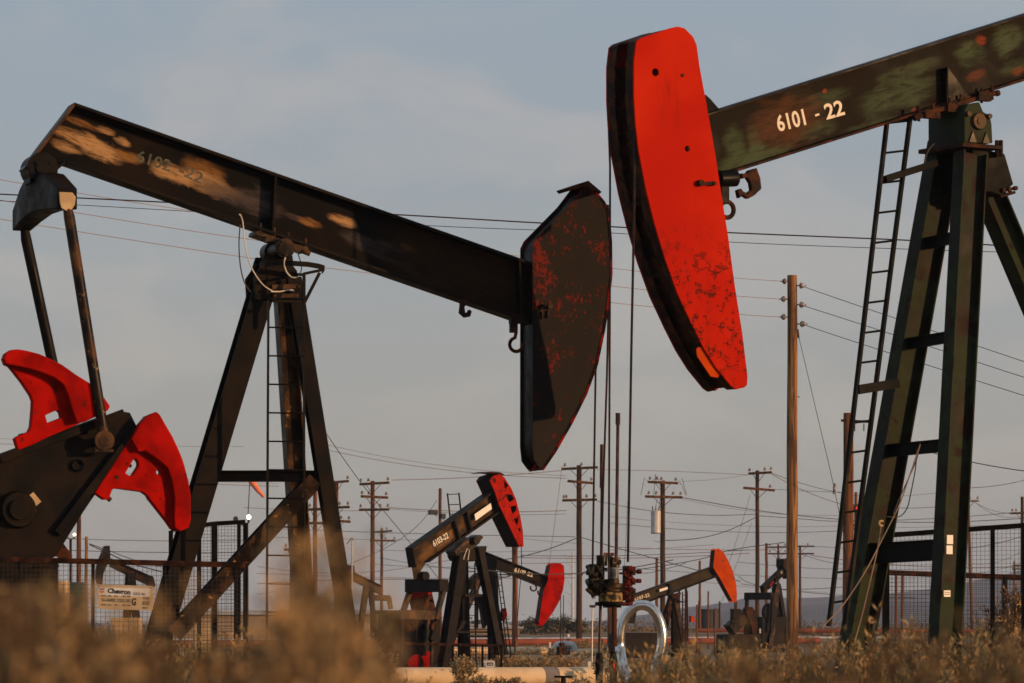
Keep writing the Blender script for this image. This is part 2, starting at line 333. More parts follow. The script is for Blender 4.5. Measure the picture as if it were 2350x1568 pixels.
# ================================================================= PUMPJACK 6102 (left)
def jack_6102():
    fr = Fr(660, 46.0, R(18)); P, P2 = fr.P, fr.P2
    t = thing('pumpjack', 'large black pumpjack numbered 6102-22 with two bright red counterweights', 'pumpjack', fr.o, fr.yaw, 'pumpjacks of the oil field')
    # walking beam
    k0 = zA(487, 147); slope = math.atan2(-(600 - 235), (1215 - 170))
    near = -.15
    top = P2([(171, 235), (1232, 606)], near); bot = P2([(152, 374), (1232, 747)], near)
    ux = Vector((top[1][0] - top[0][0], top[1][1] - top[0][1])).normalized(); th = .035
    nx = Vector((ux.y, -ux.x))
    def strip(a, b, d):  # a strip of thickness d below the line a-b
        return [a, b, (b[0] + nx.x * d, b[1] + nx.y * d), (a[0] + nx.x * d, a[1] + nx.y * d)]
    def S(i, f):  # interpolate
        return (top[0][0] + (top[1][0] - top[0][0]) * f, top[0][1] + (top[1][1] - top[0][1]) * f) if i == 0 else (bot[0][0] + (bot[1][0] - bot[0][0]) * f, bot[0][1] + (bot[1][1] - bot[0][1]) * f)
    r1 = P2([(62, 378)], near)[0]; r2 = P2([(72, 404)], near)[0]; r3 = P2([(120, 400)], near)[0]
    def bl(f, x, y, rx, ry, c, k):
        p = P(*f(x, y), 0); return (p[0], p[2], rx, ry, c, k)
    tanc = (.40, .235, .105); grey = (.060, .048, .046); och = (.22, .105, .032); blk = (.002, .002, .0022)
    bm = blotched('patchy_black_beam_paint', (.003, .002, .0014), (.011, .0065, .0034), [
        bl(zA, 1700, 700, 1.0, .5, blk, 1.), bl(zA, 1560, 860, .9, .4, blk, .9), bl(zK, 700, 700, .42, .40, blk, .95), bl(zK, 200, 300, .5, .3, blk, .9), bl(zA, 420, 490, .30, .12, blk, .9),  # near-black patches, most along the middle of the beam
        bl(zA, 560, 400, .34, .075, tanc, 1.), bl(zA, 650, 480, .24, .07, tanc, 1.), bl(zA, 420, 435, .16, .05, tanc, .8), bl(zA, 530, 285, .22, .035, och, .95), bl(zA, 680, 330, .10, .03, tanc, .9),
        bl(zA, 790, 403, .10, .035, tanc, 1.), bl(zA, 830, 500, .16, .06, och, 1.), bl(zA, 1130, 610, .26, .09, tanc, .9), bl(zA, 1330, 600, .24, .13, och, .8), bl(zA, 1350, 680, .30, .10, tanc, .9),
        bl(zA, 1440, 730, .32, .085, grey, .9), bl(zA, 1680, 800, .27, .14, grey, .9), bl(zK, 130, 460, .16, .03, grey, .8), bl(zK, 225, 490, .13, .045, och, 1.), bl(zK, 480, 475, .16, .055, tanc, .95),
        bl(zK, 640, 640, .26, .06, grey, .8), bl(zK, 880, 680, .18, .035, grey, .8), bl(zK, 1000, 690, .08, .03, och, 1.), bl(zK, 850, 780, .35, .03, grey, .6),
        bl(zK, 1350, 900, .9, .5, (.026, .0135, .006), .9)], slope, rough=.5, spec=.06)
    bm2 = M['brown']
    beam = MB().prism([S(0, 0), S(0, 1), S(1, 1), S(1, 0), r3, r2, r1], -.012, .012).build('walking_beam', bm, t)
    MB().prism(strip(S(0, 0), S(0, 1), th), near, -near).build('top_flange', M['brown'], beam, .006)
    a, b = S(1, .0), S(1, 1); lo = [a, b, (b[0] - nx.x * th, b[1] - nx.y * th), (a[0] - nx.x * th, a[1] - nx.y * th)]
    MB().prism(lo, near, -near).build('bottom_flange', M['brown'], beam, .006)
    p0 = Vector(S(0, 0)); p1 = Vector(r1); d = (p1 - p0).normalized(); n_ = Vector((-d.y, d.x)) * -.028
    MB().prism([tuple(p0 + d * .0 ), tuple(p1 + d * .05), tuple(p1 + d * .05 - n_), tuple(p0 - n_ + d * .03)], near, -near).build('end_plate', M['bronze'], beam, .005)
    m = MB(); q0 = Vector(r3); q1 = Vector(bot[0]); d2 = (q1 - q0).normalized(); n2 = Vector((-d2.y, d2.x)) * .03
    m.prism([tuple(q0), tuple(q1), tuple(q1 + n2), tuple(q0 + n2)], near, -near); m.build('tail_flange', M['black'], beam, .005)
    for f in (.43, .965):
        m = MB(); A = Vector(S(0, f)) + nx * th; B = Vector(S(1, f)) - nx * th; w = ux * .012
        m.prism([tuple(A - w), tuple(A + w), tuple(B + w), tuple(B - w)], near + .012, -near - .012); m.build('stiffener', M['black'], beam)
    A0 = zA(885, 530); A1 = zA(1105, 600)
    lettering(fr, '6102', A0, A1, 28, -.014, M['olive'], t, .012)
    lettering(fr, '-22', zA(1160, 610), zA(1310, 680), 26, -.014, M['olive'], t, .012)
    # horse head
    hp = mp(zF, [(258, 420), (275, 385), (440, 217), (500, 138), (527, 114), (550, 132), (610, 205), (632, 250), (645, 400), (647, 560), (630, 720), (612, 830), (577, 1000), (522, 1150), (452, 1290), (372, 1430), (310, 1520), (292, 1508), (264, 1470), (257, 1400)])
    HW = .21; pn = P2(hp, -HW)
    for c in (-HW, HW): plate('horsehead' if c < 0 else 'horsehead_plate', [pn], c - .012 * (1 if c < 0 else -1), c + .012 * (1 if c < 0 else -1), M['oily'], t, .004)
    hh = t.children[-2]
    plate('head_core', [inset(pn, .955)], -HW + .02, HW - .02, M['black'], hh, .003)
    face = P2(mp(zF, [(545, 130), (610, 205), (632, 250), (645, 400), (647, 560), (630, 720), (612, 830), (577, 1000), (522, 1150), (452, 1290), (372, 1430), (310, 1520)]), -HW)
    m = MB(); n = len(face); ins = [(x - .03, z) for x, z in face]; m.prism(face + ins[::-1], -HW - .02, HW + .02); m.build('curved_face', paint('oily_red_glint', (.004, .003, .002), (.20, .006, .002), 5., .45, .6, rough=.6, spec=.05), hh)  # redder edge imitates a glint along the curved face
    cap = P2(mp(zF, [(437, 133), (527, 103), (592, 158), (585, 166), (565, 150), (550, 152), (520, 128), (450, 148)]), -HW)
    m = MB().prism(cap, -HW - .03, HW + .03); m.build('top_plate', M['rusty'], hh)
    m = MB(); q = P(*zF(330, 722), -HW); m.tube([(q[0], -HW, q[2]), (q[0], -HW - .09, q[2])], .022, 10); m.tube([(q[0], -HW - .07, q[2] + .01), (q[0], -HW - .11, q[2] + .01)], .035, 6)
    m.bar((q[0] - .13, -HW - .03, q[2] - .05), (q[0] - .02, -HW - .03, q[2] - .03), .02, .02); m.bar((q[0] - .06, -HW - .03, q[2]), (q[0] - .07, -HW - .03, q[2] - .13), .02, .02); m.bar((q[0] + .01, -HW - .03, q[2]), (q[0] - .005, -HW - .03, q[2] - .12), .02, .02)
    m.build('hinge_pin', M['bronze'], hh)
    # hooks below the beam
    def clamp_hook(x, z, s=1, c=-.12):
        m = MB(); pts = [(.0, 0), (.0, -.12), (-.01, -.19), (.05, -.24), (.11, -.23), (.13, -.17), (.10, -.15), (.085, -.18), (.055, -.19), (.045, -.12), (.10, -.08), (.10, -.02)]
        m.prism([(x + a * s, z + b) for a, b in pts], c - .03, c + .03); return m.build('clamp_bracket', M['rusty'], beam, .006)
    q = P(*zK(1410, 1085), -.12); clamp_hook(q[0], q[2] + .03)
    m = MB(); q = P(*zK(1790, 1225), -.1); m.box((q[0] + .09, -.1, q[2] - .03), (.14, .10, .10)); m.box((q[0] + .06, -.1, q[2] - .12), (.08, .06, .12))
    cx, cz = q[0] + .09, q[2] - .31
    m.tube([(cx + .0, -.1, cz + .14)] + [(cx + .075 * math.cos(a), -.1, cz + .075 * math.sin(a)) for a in [R(x) for x in range(100, 381, 20)]], [.02] * 15 + [.012], 8)
    m.build('lifting_hook', M['rusty'], beam)
    # saddle bearing
    cb = P(*zS(730, 400), -.32); m = MB()
    for (y0, y1, r) in ((-.34, -.12, .108), (-.12, .12, .085), (.12, .34, .108)): m.tube([(cb[0], y0, cb[2]), (cb[0], y1, cb[2])], r, 24)
    sb = m.build('saddle_bearing', M['bronze'], t, .006)
    m = MB(); m.tube([(cb[0], -.34, cb[2]), (cb[0], -.36, cb[2])], .075, 20)
    for k in range(4):
        a = k * math.pi / 2 + .4; m.tube([(cb[0] + .09 * math.cos(a), -.33, cb[2] + .09 * math.sin(a)), (cb[0] + .09 * math.cos(a), -.365, cb[2] + .09 * math.sin(a))], .014, 6)
    m.bar((cb[0], -.35, cb[2] - .09), (cb[0], -.35, cb[2] + .09), .03, .025, (0, 1, 0)); m.build('bearing_cap', M['bronze'], sb)
    s0 = Vector(P2([zS(270, 110)], near)[0]); s1 = Vector(P2([zS(1120, 395)], near)[0]); dd = (s1 - s0).normalized(); nn = Vector((dd.y, -dd.x)) * .045
    m = MB().prism([tuple(s0), tuple(s1), tuple(s1 + nn), tuple(s0 + nn)], -.16, .16)
    for (f, w) in ((.25, .1), (.5, .14), (.75, .1)):
        p = s0 + (s1 - s0) * f; m.box((p.x, -.15, p.y - .05), (w, .08, .07))
    for f in (.08, .35, .62, .95): p = s0 + (s1 - s0) * f; m.tube([(p.x, -.13, p.y - .08), (p.x, -.13, p.y + .10)], .016, 6)
    m.tube([(s1.x - .06, -.13, s1.y - .03), (s1.x + .02, -.13, s1.y - .06)], .03, 8)
    m.build('saddle_plate', M['bronze'], t, .003)
    # samson post: cap, one rear leg, two front legs, cross bar, brace
    m = MB(); z1 = cb[2]
    capp = P2(mp(zS, [(400, 500), (860, 520), (880, 700), (930, 760), (990, 1050), (1010, 1240), (250, 1240), (230, 860), (330, 720)]), -.2)
    m.prism(capp, -.2, -.17); m.prism([(x, z) for x, z in capp], .17, .2)
    m.prism(inset(capp, .8), -.16, .16); pc = m.build('post_cap', M['brown'], t, .005)
    m = MB(); q0 = P(*zS(520, 1035), -.22); q1 = P(*zS(940, 1020), -.22); m.bar(q0, q1, .03, .05); m.bar((q0[0], -.26, q0[2] - .1), (q1[0], -.26, q1[2] - .1), .02, .04); bolts(m, [(q1[0] + .01, q1[2]), (q0[0] + .1, q0[2])], -.22)
    m.build('bolted_bracket', M['bronze'], pc)
    def leg(a, b, c0, c1, w, h, mat, up=(0, 1, 0), name='leg'):
        p = P(*a, c0); q = P(*b, c1); m = MB(); q2 = fr.foot(p, q, .02)
        m.ibar(p, q2, w, h, .016, .012, up); o = m.build(name, mat, t, .003)
        MB().box((q2[0], q2[1], .02), (w + .16, h + .1, .04)).build('base_plate', M['black'], o)
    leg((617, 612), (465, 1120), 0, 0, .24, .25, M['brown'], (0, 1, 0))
    leg((650, 640), (693, 1338), .12, .62, .20, .20, M['bronze'], (1, 0, 0))  # flecked tone imitates this leg's sunlit flange
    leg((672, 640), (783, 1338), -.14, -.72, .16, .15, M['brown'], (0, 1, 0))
    m = MB().ibar(P(497, 1093, 0), P(728, 1093, -.5), .12, .12, .012, .01, (0, 0, 1)); m.build('cross_bar', M['brown'], t, .003)
    m = MB().ibar(P(722, 1100, -.52), P(398, 1455, -.15), .18, .17, .014, .01, (0, 1, 0)); m.build('diagonal_brace', M['bronze'], t, .003)  # flecked tone imitates the brace's sunlit upper edge
    # ladder and its landing hoop
    L = ladder(fr, (616, 690), (612, 1480), (697, 650), (699, 1480), [686 + 65.4 * k for k in range(12)], -.86, M['black'], t, .018, .010, 1)
    m = MB(); c = -.55
    hoop = [P(*zS(x, y), c + e) for x, y, e in ((430, 660, .25), (600, 640, .1), (860, 645, 0), (1100, 660, 0), (1280, 690, 0), (1375, 720, .05), (1340, 770, .2))]
    for a, b in zip(hoop, hoop[1:]): m.bar(a, b, .012, .055)
    for a, b in (((1375, 745), (1040, 815)), ((1300, 800), (1050, 1290)), ((1045, 815), (1045, 1568)), ((1045, 960), (970, 985)), ((1040, 830), (940, 825)), ((530, 1250), (1045, 1285))): m.bar(P(*zS(*a), c), P(*zS(*b), c), .03, .03)
    m.build('ladder_hoop', M['black'], L)
    # lubrication hoses
    def hose(f, pts, c, r, mat, name='grease_hose'):
        pp = [Vector(P(*f(*p), c)) for p in pts]; out = []
        for i in range(len(pp) - 1):
            a, b, c_, d = pp[max(i - 1, 0)], pp[i], pp[i + 1], pp[min(i + 2, len(pp) - 1)]
            for k in range(5):
                s = k / 5; out.append(.5 * ((2 * b) + (c_ - a) * s + (2 * a - 5 * b + 4 * c_ - d) * s * s + (3 * b - a - 3 * c_ + d) * s ** 3))
        out.append(pp[-1]); MB().tube(out, r, 6).build(name, mat, t)
    hose(zA, [(1560, 880), (1570, 882), (1585, 930), (1595, 1040), (1620, 1170), (1660, 1260), (1720, 1340), (1790, 1385)], -.4, .0065, M['hose'])
    hose(zS, [(510, 1105), (650, 1105), (760, 1085), (850, 1080), (885, 1100)], -.4, .008, M['hose'])
    hose(zS, [(740, 545), (725, 620), (730, 700), (765, 790), (830, 860), (890, 875), (945, 870)], -.5, .008, M['hose'])
    hose(zS, [(900, 390), (950, 500), (990, 620), (1005, 720), (990, 800)], -.5, .006, M['wire'])
    hose(zA, [(1567, 945), (1560, 1080), (1570, 1220), (1595, 1320), (1635, 1385)], -.4, .007, M['wire'])
    # equalizer and pitmans
    e0 = P(*zA(440, 770), -.86); e1 = P(*zA(140, 915), .86); ec = P(*zA(265, 690), 0.)
    m = MB(); secs = []
    for (p, hw, up_, dn) in ((e0, .105, .10, .12), (((e0[0] + ec[0]) / 2, -.40, (e0[2] + ec[2]) / 2 + .03), .12, .16, .22), ((ec[0], 0, ec[2] - .04), .13, .19, .26), (((e1[0] + ec[0]) / 2, .45, (e1[2] + ec[2]) / 2 + .0), .12, .15, .2), (e1, .10, .10, .12)):
        secs.append([(p[0] - hw, p[1], p[2] - dn), (p[0] + hw, p[1], p[2] - dn), (p[0] + hw, p[1], p[2] + up_), (p[0] - hw, p[1], p[2] + up_)])
    vs = [v for s_ in secs for v in s_]; fs = [(0, 1, 2, 3), (19, 18, 17, 16)]
    for i in range(4):
        for k in range(4): fs.append((i * 4 + k, i * 4 + 4 + k, i * 4 + 4 + (k + 1) % 4, i * 4 + (k + 1) % 4))
    m.add(vs, fs); eq = m.build('equalizer', M['black'], t, .012)
    plate('end_cap', [P2(mp(zA, [(388, 735), (470, 738), (490, 765), (485, 815), (465, 845), (430, 852), (402, 835), (392, 800)]), -.88)], -.895, -.868, M['tan'], eq, .004)
    tb = P(*zA(255, 585), 0); m = MB(); m.tube([(tb[0], -.2, tb[2]), (tb[0], .2, tb[2])], .165, 22); m.tube([(tb[0], -.22, tb[2]), (tb[0], -.2, tb[2])], .08, 16)
    m.box((tb[0] + .02, 0, tb[2] - .13), (.3, .3, .06)); bolts(m, [(tb[0] - .07, tb[2] + .05), (tb[0] + .07, tb[2] + .05), (tb[0] + .06, tb[2] - .07)], -.2)
    m.build('tail_bearing', M['black'], t, .005)
    pin = P(237, 1012, -.86); pin2 = (pin[0], .86, pin[2])
    MB().tube([(e0[0], -.84, e0[2] - .08), (e0[0] + .02, -.86, e0[2] - .2), (pin[0], -.86, pin[2] + .1)], [.045, .058, .058], 18).build('pitman_arm', M['bronze'], t)
    MB().tube([(e1[0] + .03, .84, e1[2] - .08), (e1[0] + .05, .86, e1[2] - .2), (pin2[0], .86, pin2[2] + .1)], [.045, .058, .058], 18).build('pitman_arm', M['black'], t)
    for s_ in (-1, 1):
        m = MB(); y = .86 * s_; m.tube([(pin[0], y - .07 * s_ * -1, pin[2]), (pin[0], y + .05 * s_, pin[2])], .105, 24); m.tube([(pin[0], y + .05 * s_, pin[2]), (pin[0], y + .075 * s_, pin[2])], [.07, .06], 20)
        m.box((pin[0], y, pin[2] - .105), (.2, .1, .03)); m.tube([(pin[0], y * .55, pin[2]), (pin[0], y, pin[2])], .05, 14); m.build('wrist_pin_bearing', M['bronze'], t, .004)
    # cranks and counterweights
    shaft = P(*zU(160, 1470), -.6)
    cr = P2([(283, 948), (295, 950), (314, 988), (190, 1170), (125, 1275), (10, 1330), (-90, 1330), (-130, 1240), (-100, 1110), (0, 1053)], -.62)
    for s_ in (-1, 1):
        o = plate('crank_arm', [cr, circ(*P2([zU(755, 1035)], -.62)[0], .055, 20)], *( (-.66, -.5) if s_ < 0 else (.5, .66)), M['brown'] if s_ < 0 else M['black'], t, .012)
        if s_ < 0:
            e = MB(); A, B = Vector(P(*zU(1215, 522), -.7)), Vector(P(*zU(0, 975), -.7)); e.bar(A, B, .06, .09); A, B = Vector(P(*zU(1325, 700), -.7)), Vector(P(*zU(560, 1700), -.7)); e.bar(A, B, .06, .09)
            e.build('crank_rim', M['brown'], o, .006)
            c_ = P2([zU(755, 1035)], -.66)[0]; m = MB(); m.tube([(c_[0], -.66, c_[1]), (c_[0], -.70, c_[1])], [.068, .066], 20, False); m.tube([(c_[0], -.70, c_[1]), (c_[0], -.66, c_[1])], [.055, .055], 20, False); m.build('pin_socket', M['bronze'], o)
            m = MB(); m.tube([(shaft[0], -.66, shaft[2]), (shaft[0], -.76, shaft[2])], [.20, .18], 26); m.tube([(shaft[0], -.76, shaft[2]), (shaft[0], -.80, shaft[2])], .11, 20); m.build('crank_hub', M['brown'], o, .005)
            dpt = Vector(P(*zU(330, 1372), -.67)); m = MB(); a = R(40)
            ax, az = Vector((math.cos(a), 0, math.sin(a))) * .05, Vector((-math.sin(a), 0, math.cos(a))) * .065
            q = [dpt - ax - az, dpt + ax - az, dpt + ax + az, dpt - ax + az]; m.add([tuple(x) for x in q] + [tuple(x + Vector((0, .012, 0))) for x in q], [(0, 1, 2, 3), (4, 7, 6, 5), (0, 4, 5, 1), (1, 5, 6, 2), (2, 6, 7, 3), (3, 7, 4, 0)]); m.build('maker_plate', M['tan'], o)
    W1 = P2(mp(zB, [(30, 330), (45, 290), (80, 268), (130, 262), (200, 272), (310, 300), (400, 340), (500, 390), (620, 475), (740, 550), (855, 670), (895, 730), (885, 750), (860, 770), (690, 850), (590, 895), (400, 975), (280, 1035), (155, 1085), (135, 1030), (128, 1000), (145, 985), (240, 945), (262, 900), (275, 750), (278, 680), (260, 630), (180, 510), (80, 385), (45, 370)]), -.70)
    holes = [P2(mp(zB, h), -.70) for h in ([(435, 560), (455, 558), (473, 570), (475, 600), (460, 615), (440, 608)], [(365, 800), (380, 790), (460, 755), (480, 750), (505, 770), (523, 825), (400, 872), (385, 872)])]
    holes += [circ(*P2([zB(255, 525)], -.7)[0], .016, 12), circ(*P2([zB(400, 690)], -.7)[0], .014, 12)]
    w = plate('counterweight', [W1] + holes, -.74, -.60, M['red'], t, .01)
    rim = P2(mp(zB, [(30, 330), (45, 290), (80, 268), (130, 262), (200, 272), (310, 300), (400, 340), (500, 390), (620, 475), (740, 550), (855, 670), (895, 730), (885, 750), (860, 770), (690, 850), (640, 860), (600, 750), (570, 640), (530, 540), (450, 480), (330, 430), (200, 395), (80, 372), (45, 365)]), -.76)
    plate('weight_rim', [rim], -.86, -.735, M['red'], w, .014)
    m = MB(); q = P(*zB(172, 955), -.7); m.tube([q, (q[0] + .04, q[1], q[2] - .12)], .03, 8); m.build('clamp_bolt', M['black'], w)
    W2 = P2(mp(zB, [(1150, 915), (1170, 880), (1225, 815), (1300, 785), (1320, 800), (1360, 870), (1430, 990), (1490, 1120), (1520, 1200), (1560, 1350), (1580, 1470)]) + mp(zC, [(1577, 100), (1577, 200), (1560, 260), (1500, 288), (1440, 270), (1400, 210), (1250, 20)]) + mp(zB, [(1240, 1470), (1190, 1435), (960, 1405), (930, 1420), (900, 1500), (870, 1500), (800, 1450)]), -.70)
    holes = [P2(mp(zB, [(1120, 1158), (1145, 1165), (1165, 1195), (1165, 1230), (1110, 1315), (1085, 1320), (1035, 1290), (1110, 1165)]), -.7)] + [circ(*P2([zB(*q)], -.7)[0], r, 16) for q, r in (((1325, 1280), .036), ((1212, 1308), .016), ((1337, 1500), .015))]
    w = plate('counterweight', [W2] + holes, -.74, -.60, M['red'], t, .01)
    rim = P2(mp(zB, [(1150, 915), (1170, 880), (1225, 815), (1300, 785), (1320, 800), (1360, 870), (1430, 990), (1490, 1120), (1520, 1200), (1560, 1350), (1580, 1470)]) + mp(zC, [(1577, 100), (1577, 200), (1560, 260), (1500, 288), (1462, 262), (1455, 180), (1462, 20)]) + mp(zB, [(1455, 1440), (1440, 1340), (1405, 1240), (1340, 1180), (1210, 1090), (1160, 1100), (1100, 1000)]), -.76)
    plate('weight_rim', [rim], -.83, -.735, M['red'], w, .012)
    m = MB(); q = P(*zB(905, 1490), -.7); m.tube([(q[0] - .03, q[1], q[2] + .02), (q[0] + .03, q[1], q[2] - .03)], .026, 8); q = P(*zB(1095, 1228), -.64); m.tube([(q[0] - .08, q[1], q[2] + .03), (q[0] + .01, q[1], q[2])], .018, 8); m.build('clamp_bolt', M['bronze'], w)
    for s_, (xx, yy) in ((1, (980, 1320)),):
        q = P(*zB(xx, yy), -.74); MB().tube([(q[0], -.735, q[2]), (q[0], -.75, q[2])], .022, 6).build('rim_bolt', M['rusty'], w)
    # gear box, its stand and the skid
    g = P(20, 1200, 0); m = MB()
    gb = P2([(-150, 1150), (-60, 1080), (60, 1110), (90, 1220), (70, 1275), (-180, 1275)], -.36); m.prism(gb, -.36, .36); m.build('gear_box', M['black'], t, .02)
    m = MB(); st = P2([(-160, 1280), (134, 1301), (134, 1425), (160, 1712), (-200, 1712)], -.45); m.prism(st, -.45, .45)
    m.prism(P2([(55, 1290), (134, 1292), (136, 1302), (55, 1302)], -.5), -.5, .5)
    m.build('gear_box_stand', M['brown'], t, .01)
    m = MB(); x0 = P(-200, 1600, 0)[0]; x1 = fr.foot(P(650, 640, 0), P(760, 1338, 0))[0] + .4
    for y in (-.75, .75): m.bar((x0, y, .10), (x1, y, .10), .14, .2)
    m.build('skid', M['brown'], t)
    for q in ((0, 1250), (60, 1262)):
        pass
    m = MB(); A = P(60, 1150, -.3); B = P(150, 1275, -.3); m.bar(A, B, .1, .1); m.bar(P(95, 1240, -.42), P(160, 1285, -.42), .03, .1); m.build('brake_lever', M['rusty'], t)
    # bridle, carrier bar, polished rod
    ring = P(*zF(645, 480), 0)
    far_t = P(1367, 850, .21); near_t = P(1396, 800, -.2); car = P(1383, 1300, 0)
    near_p = P(1396, 560, -.2)
    def cab(pts, r=.0125, mat='cable', nm='bridle_cable'): return MB().tube(pts, r, 8).build(nm, M[mat], t)
    cab([P(1389, 620, .2), P(1381, 780, .2), far_t, P(1360, 1295, .2)])
    cab([P(1395, 470, -.2), P(1398, 640, -.2), P(1393, 860, -.2), P(1385, 1100, -.2), P(1380, 1278, -.2)])
    MB().tube([P(1382, 1020, 0), P(1381, 1120, 0)], .024, 10).build('rod_clamp', M['rod'], t)
    MB().tube([P(1382, 1050, 0), P(1380, 1300, 0), P(*zW(290, 1350), 0)], .017, 10).build('polished_rod', M['rod'], t)
    m = MB()
    def cyl(f, x0, x1, y0, y1, c, mat=None, n=18):
        a = P(*f((x0 + x1) / 2, y0), c); b = P(*f((x0 + x1) / 2, y1), c); r = abs(P(*f(x1, y0), c)[0] - P(*f(x0, y0), c)[0]) / 2
        m.tube([a, b], r, n)
    c = -.05
    m = MB(); rq = random.Random(12)
    cyl(zW, 262, 372, 205, 320, -.05); cyl(zW, 236, 345, 318, 600, -.06); cyl(zW, 176, 262, 300, 470, -.02); cyl(zW, 168, 290, 462, 600, -.02); cyl(zW, 205, 300, 595, 640, -.03)
    for k in range(34):
        x = rq.uniform(175, 340); y = rq.uniform(300, 620); r_ = rq.uniform(.012, .03); a_ = Vector(P(*zW(x, y), -.14 + rq.uniform(-.03, .05))); d_ = Vector((rq.uniform(-1, 1), rq.uniform(-1.2, .2), rq.uniform(-1, 1))).normalized() * rq.uniform(.03, .07); m.tube([a_ - d_, a_ + d_], r_, 7)
    for k in range(9):
        x = rq.uniform(180, 250); a_ = Vector(P(*zW(x, 610 + rq.uniform(0, 20)), -.1)); m.tube([a_, a_ - Vector((0, 0, rq.uniform(.02, .06)))], [.012, .003], 5)
    m.tube([P(*zW(150, 330), -.05), P(*zW(190, 330), -.05)], .022, 8); m.tube([P(*zW(150, 495), -.05), P(*zW(185, 495), -.05)], .02, 8); m.tube([P(*zW(105, 425), -.05), P(*zW(115, 395), -.05), P(*zW(140, 380), -.05), P(*zW(150, 400), -.05), P(*zW(165, 345), -.05)], .006, 6)
    cb_ = m.build('carrier_bar', M['grease'], t, .004)
    m = MB(); cyl(zW, 400, 508, 225, 340, -.1); m.box((P(*zW(455, 280), -.1)[0], -.1, P(*zW(455, 280), -.1)[2]), (.10, .16, .05)); m.build('rod_clamp', M['yellowgrease'], t, .006)
    m = MB(); cyl(zW, 405, 497, 345, 460, -.1); m.build('load_cell', M['bluegrey'], t, .01)
    m = MB(); cyl(zW, 350, 500, 460, 520, -.1); cyl(zW, 272, 560, 505, 560, -.05, n=24); cyl(zW, 282, 545, 560, 600, -.05, n=24); m.build('upper_collar', M['bronze'], t, .008)
    m = MB(); cyl(zW, 288, 540, 598, 705, -.05, n=26); m.build('grease_drum', M['yellowgrease'], t, .012)
    m = MB(); cyl(zW, 255, 625, 703, 745, -.05, n=26); cyl(zW, 330, 520, 745, 765, -.05); m.build('lower_collar', M['black'], t, .008)
    return fr, t
FR1, J1 = jack_6102()

